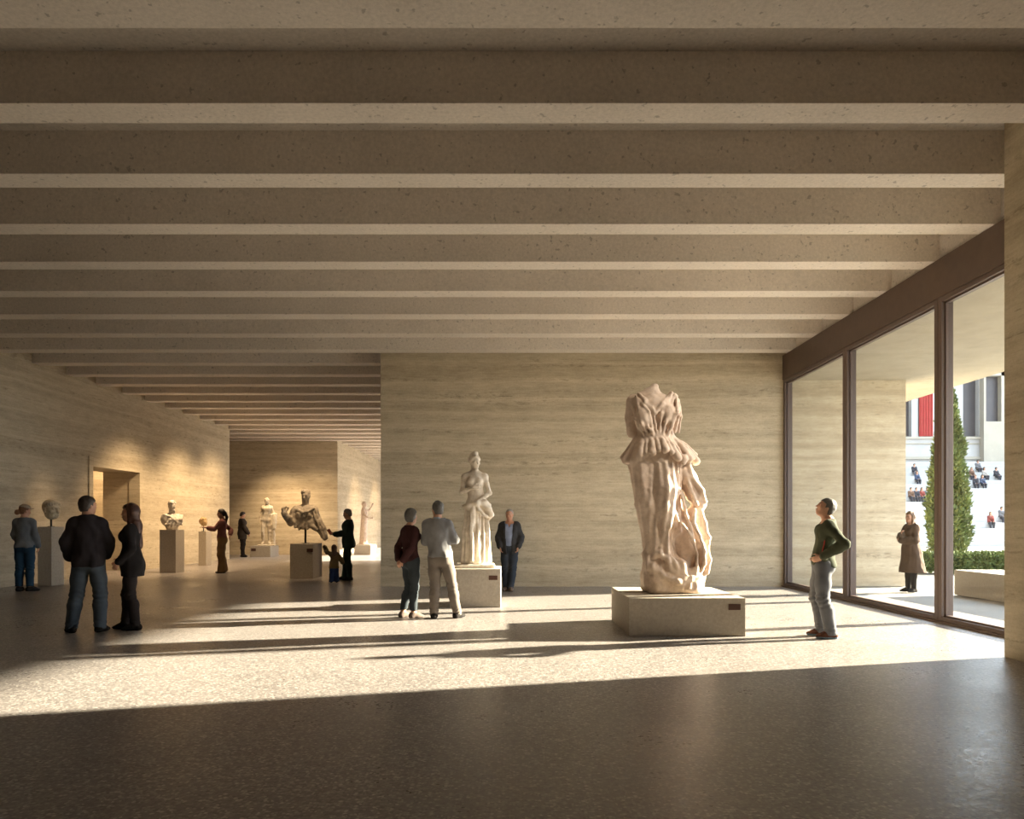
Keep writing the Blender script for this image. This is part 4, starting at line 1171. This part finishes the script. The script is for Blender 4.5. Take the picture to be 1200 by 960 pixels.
# cypress
dt = 22.5; xt = X(1111, dt); ht = Z(455, dt)
r = empty('cypress', 'tall narrow cypress tree behind the clipped hedge', 'tree', (xt, dt, 0))
n = 15000
z = rng.uniform(.35, ht - .05, n); tt = z / ht
prof = .51 * np.clip((1 - tt) * 1.5, 0, 1) ** .62 * np.clip(.72 + tt * 1.5, 0, 1)
a = rng.uniform(0, 2 * np.pi, n)
lump = 1 + .16 * np.sin(5 * a + 3 * z) + .13 * np.sin(3 * a - 4.1 * z + 1)
rr = prof * lump * np.sqrt(rng.uniform(.35, 1, n))
pts = np.stack([rr * np.cos(a), rr * np.sin(a), z], 1)
nr = np.stack([np.cos(a), np.sin(a), np.full(n, .5)], 1)
leaf_mesh('foliage', pts, nr, .16, M['leaf'], r, .45)
S = Sdf(); S.chain([V3(0, 0, -.02), V3(.02, 0, 2.0), V3(0, 0, ht - .5)], [.12, .10, .03], k=.03)
S.ell((0, 0, 2.2), (.28, .28, 1.8), None, .1); S.disp(wob(.05, 9, .4))
sdf_obj('trunk', S, .05, M['bark'], r)

# hedge
dh = D(673); x0, x1 = X(1072, dh), X(1072, dh) + 6.5; hh = Z(651.5, dh)
n = 26000
pts = rng.uniform((x0, dh, 0.03), (x1, dh + .9, hh), (n, 3))
fc = rng.integers(0, 3, n)
pts[fc == 0, 1] = dh + rng.uniform(-.03, .07, (fc == 0).sum()); pts[fc == 1, 2] = hh + rng.uniform(-.08, .04, (fc == 1).sum())
nr = np.tile([0, -.5, .8], (n, 1)) + rng.normal(size=(n, 3)) * .5
o = leaf_mesh('hedge', pts, nr, .10, M['leafh'], None, .6)
tag(o, 'low clipped green hedge behind the stone bench', 'hedge')

# amphitheatre of pale steps
y_s, y_e, slope = 46.0, 64.0, .38
m = MB(); ns = 18
for i in range(ns):
    m.box((8, y_s + i, -.3), (80, y_e + 1, .38 * (i + 1) - .02), .02)
tag(m.build('ground_steps', M['whitestone']), kind='structure')
struct('ground_plaza', M['paving'], [((4, 33, -.3), (90, 47, -.012))])
def stepz(y): return .38 * (int(y - y_s) + 1) - .02

# palace-like building above the steps
yb0 = 64.6
bl = empty('building', 'pale classical building with tall dark openings above the steps', 'building', (36, yb0, 0))
def loc(lo, hi): return tuple(np.subtract(lo, (36, yb0, 0))), tuple(np.subtract(hi, (36, yb0, 0)))
zb, zp, zt = 6.6, Z(514, yb0), 19.0
m = MB()
m.box(*loc((12, yb0, zb), (70, yb0 + .8, zp)))
op = [(X(1062, yb0) - 1.0, X(1068.3, yb0)), (X(1076.2, yb0), X(1089.5, yb0) + .2), (X(1128.5, yb0), X(1147, yb0))]
edges = [12.0]
xs = []
q = op[0][0] - 2.2
while q > 14: xs.append((q - 1.5, q)); q -= 3.6
ops = sorted(xs + op + [(45.5 + 3.6 * i, 47.0 + 3.6 * i) for i in range(6)])
prev = 12.0
for a, b in ops:
    m.box(*loc((prev, yb0, zp), (a, yb0 + .8, zt - 2))); prev = b
m.box(*loc((prev, yb0, zp), (70, yb0 + .8, zt - 2))); m.box(*loc((12, yb0, zt - 2), (70, yb0 + .8, zt)))
m.build('wall', M['whitestone'], bl)
MB().box(*loc((12, yb0 - .16, zp - .06), (70, yb0 + .1, zp + .16)), .02).box(*loc((12, yb0 - .10, zp - .50), (70, yb0 + .1, zp - .40)), .02).box(*loc((12, yb0 - .2, zb + .55), (70, yb0 + .1, zb + .8)), .02).build('cornice', M['creamstone'], bl)
for a, b in ops:
    MB().box(*loc((a, yb0 + .5, zp), (b, yb0 + .6, zt - 2))).build('window', M['darkwin'], bl)
# nearer side wing
yw = 64.0
x0, x1 = X(1153, yw), X(1153, yw) + 14
w0, w1, wz = X(1155.5, yw), X(1173.5, yw), Z(494, yw)
m = MB()
m.box(*loc((x0, yw, 5.4), (x1, yb0 + .2, wz))).box(*loc((x0, yw, wz), (w0, yb0 + .2, 15.5))).box(*loc((w1, yw, wz), (x1, yb0 + .2, 15.5))).box(*loc((x0, yw, 14.5), (x1, yb0 + .2, 17.5)))
m.build('side_wing', M['creamstone'], bl)
MB().box(*loc((w0 - .05, yw + .5, wz), (w1 + .05, yw + .6, 14.6))).build('window', M['darkwin'], bl)
a, b = op[1]
S_ = MB(); nseg = 10
for i in range(nseg):
    u0 = a + .02 + (b - a - .04) * i / nseg; u1 = a + .02 + (b - a - .04) * (i + 1) / nseg
    S_.box((u0, yb0 - .14 - .04 * (i % 2), zp + .18), (u1 + .01, yb0 - .06 - .04 * (i % 2), zt - 2.2), .01)
o = S_.build('banner', M['banner']); tag(o, 'long red banner hanging between pale piers', 'banner')

# people seated on the steps
fab('s_dark', (.05, .05, .06)); fab('s_grey', (.14, .14, .15)); fab('s_brown', (.14, .085, .06)); fab('s_blue', (.06, .08, .13)); fab('s_red', (.22, .06, .05)); fab('s_pale', (.36, .33, .3))
def seated_pose(fem, lean=.08, knee=.115, arms=0):
    p = Pose(fem, drop=.47, chest=(0, lean), pitch=-.05 + .1 * arms,
             R=dict(e=(.185, .10 + lean, .66), w=(.10, .34, .60), hd=(-.3, 1, -.2), hn=(0, 0, -1)), L=dict(e=(-.185, .10 + lean, .66), w=(-.10, .34, .60), hd=(.3, 1, -.2), hn=(0, 0, -1)),
             RL=dict(k=(knee, .44, .50), a=(knee * .8, .42, .085)), LL=dict(k=(-knee, .44, .50), a=(-knee * .8, .42, .085)))
    return p
def seated(label, px, py, tops, legs, hairk, fem=False, turn=0.0, vox=.03, src=None, group='people sitting on the steps'):
    # solve the step the figure sits on
    yy = y_s + 1
    for i in range(ns):
        y = y_s + i + .45
        if Z(py, y) <= stepz(y - 1) + .19: yy = y; break
    i = int(yy - y_s); zf = .38 * i - .02 if i > 0 else 0
    pt = (X(px, yy), y_s + i + .16, zf - .10)
    rz = math.pi + turn
    if src is not None:
        r = src.copy(); link(r); r['label'] = label; r.location = pt; r.rotation_euler = (0, 0, rz)
        for ch in src.children:
            c = ch.copy(); link(c); c.parent = r
            k = {'body': 'skin', 'jacket': tops, 'trousers': legs, 'hair': hairk}.get(c.name.split('.')[0])
            if k:
                c.data = c.data.copy(); c.data.materials[0] = M[k]
        return r
    p = seated_pose(fem)
    r = empty('person', label, 'person', pt, rz, group)
    sdf_obj('body', body(p, False), vox * .6, M['skin'], r, .92)
    sdf_obj('jacket', top_garment(p, .03, .40, .95, .02), vox * .7, M[tops], r, .92)
    sdf_obj('trousers', trousers(p, .014, .01, .01, 1.05, .05), vox * .7, M[legs], r, .92)
    sdf_obj('hair', hair_short(p, .02) if not fem else hair_long(p, .2, .02), vox * .6, M[hairk], r, .92)
    return r
sm = seated('seated person in dark jacket, highest on the steps beside the exterior wall', 1068.5, 558, 's_dark', 's_grey', 'h_dark')
sf = seated('seated person in dark blue just below, near the exterior wall', 1071.5, 568, 's_blue', 's_dark', 'h_brown', True)
row = [(1064.3, 's_brown'), (1070.6, 's_dark'), (1076.9, 's_red'), (1083.2, 's_grey')]
words = ['end nearest the exterior wall', 'second from the exterior wall', 'second from the cypress', 'end nearest the cypress']
cols = dict(s_brown='brown', s_dark='dark', s_red='reddish', s_grey='grey', s_blue='blue', s_pale='pale')
for (px, k), wd in zip(row, words):
    r = seated('seated person in %s top, row of four on the steps, %s' % (cols[k], wd), px, 591, k, 's_dark', 'h_dark' if k != 's_grey' else 'h_brown', src=sm if k != 's_red' else sf)
    r['group'] = 'row of four sitting on the steps'
grp = [(1135.5, 562, 's_brown', 'at the cypress end of the upper cluster'), (1142.5, 556, 's_grey', 'highest of the upper cluster'), (1149.5, 563, 's_pale', 'at the wall end of the upper cluster'),
       (1140, 572, 's_dark', 'lower front of the upper cluster'), (1147.5, 573, 's_blue', 'lowest end of the upper cluster, nearest the side wing'), (1163.5, 562, 's_dark', 'alone on the upper steps below the side wing'),
       (1157, 616, 's_red', 'of the lower pair, cypress side'), (1169.5, 611, 's_grey', 'of the lower pair, beside the near wall')]
for i, (px, py, k, wd) in enumerate(grp):
    seated('seated person in %s clothes, %s' % (cols[k], wd), px, py, k, 's_dark', 'h_dark' if i % 3 else 'h_lbrown', turn=.25 * ((i % 3) - 1), src=sm if i % 2 else sf)

# ---------------------------------------------------------------- light
w = bpy.data.worlds.new('sky'); SC.world = w; w.use_nodes = True
nt = w.node_tree; bg = nt.nodes['Background']
tc = nt.nodes.new('ShaderNodeTexCoord'); sep = nt.nodes.new('ShaderNodeSeparateXYZ'); rp = nt.nodes.new('ShaderNodeValToRGB')
nt.links.new(tc.outputs['Generated'], sep.inputs[0]); nt.links.new(sep.outputs['Z'], rp.inputs[0]); nt.links.new(rp.outputs[0], bg.inputs[0])
rp.color_ramp.elements[0].position = .0; rp.color_ramp.elements[0].color = (.93, .96, 1.0, 1)
rp.color_ramp.elements[1].position = .55; rp.color_ramp.elements[1].color = (.66, .81, 1.0, 1)
# the sky is brighter on the sun's side than opposite
dt_ = nt.nodes.new('ShaderNodeVectorMath'); dt_.operation = 'DOT_PRODUCT'; dt_.inputs[1].default_value = (.93, .24, .28)
nt.links.new(tc.outputs['Generated'], dt_.inputs[0])
mr = nt.nodes.new('ShaderNodeMapRange'); mr.inputs['From Min'].default_value = -.6; mr.inputs['From Max'].default_value = 1.0
mr.inputs['To Min'].default_value = .4; mr.inputs['To Max'].default_value = 3.0
nt.links.new(dt_.outputs['Value'], mr.inputs['Value']); nt.links.new(mr.outputs[0], bg.inputs[1])

def light(kind, name, loc, target, energy, color, **kw):
    l = bpy.data.lights.new(name, kind); l.energy = energy; l.color = color
    for k, v in kw.items(): setattr(l, k, v)
    o = link(bpy.data.objects.new(name, l)); o.location = loc
    o.rotation_euler = (Vector(target) - Vector(loc)).to_track_quat('-Z', 'Y').to_euler()
    return o
ALT = .302
light('SUN', 'sun', (30, 8, 10), (29, 8 - .259, 10 - ALT * 1.033), 17.8, (1.0, .865, .65), angle=rad(1.1))
warm = (1.0, .70, .40)
def spot(x, y, tx, ty, tz, e, size=72, blend=.8, c=warm): light('SPOT', 'gallery_and_fill_spot', (x, y, ZB - .34), (tx, ty, tz), e * .55, c, spot_size=rad(size), spot_blend=1.0, shadow_soft_size=.3)
spot(XL + 2.2, 17.6, XL + .3, 17.6, 1.5, 190, 32)
spot(XL + 2.6, 21.2, XL + .7, 21.6, .5, 620, 96)
spot(XL + 2.6, 24.6, XL + .5, 24.8, .6, 640, 96)
spot(XL + 2.6, 27.4, XL + .1, 27.6, .6, 460, 92)
spot(-10.4, YK - 2.8, -10.6, YK - .2, 1.2, 500)
spot(-8.9, YK - 3.0, -9.0, YK - .2, 1.5, 300)
spot(-4.6, 18.2, PED_F7[0][0], PED_F7[0][1], 1.6, 260, 50)
spot(XK1 + 3, 36.5, XK1 + .4, 37.5, 1.6, 330)
spot(XK1 + 3, 42, XK1 + .1, 43, 1.6, 330)
for sx, sy in ((-5.6, 27.5), (-7.0, 31), (-5.4, 35), (-6.2, 40), (-5.8, 45), (-10.0, 30.5)): spot(sx, sy, sx, sy, 0, 520 if sx > -9 else 350, 55, c=(1.0, .86, .68))  # added unseen downlights; their floor bounce brightens the rear ceiling
spot(4.9, 7.9, PED_BIG[0][0], PED_BIG[0][1], 2.4, 330, 42, c=(1.0, .88, .72))  # added unseen fill for the large statue's torso, where the canopy blocks sun
light('POINT', 'corridor_lamp', (-13.6, 22.4, 3.6), (0, 0, 0), 60, warm, shadow_soft_size=.2)

# ---------------------------------------------------------------- camera and colour
cam = bpy.data.cameras.new('camera'); co = link(bpy.data.objects.new('camera', cam))
co.location = (0, 0, HC); co.rotation_euler = (math.pi / 2, 0, 0)
cam.sensor_width = 36; cam.sensor_fit = 'HORIZONTAL'; cam.lens = F / 1200 * 36
cam.shift_x = (600 - CX) / 1200; cam.shift_y = (HY - 480) / 1200
cam.clip_end = 300
SC.camera = co
vs = SC.view_settings
vs.view_transform = 'Standard'; vs.look = 'None'; vs.exposure = 2.0; vs.gamma = 1.0; vs.use_curve_mapping = False
SC.cycles.max_bounces = 14; SC.cycles.diffuse_bounces = 8; SC.cycles.glossy_bounces = 4; SC.cycles.transparent_max_bounces = 16
SC.cycles.sample_clamp_indirect = 6.0; SC.cycles.caustics_reflective = False
SC.cycles.use_denoising = True
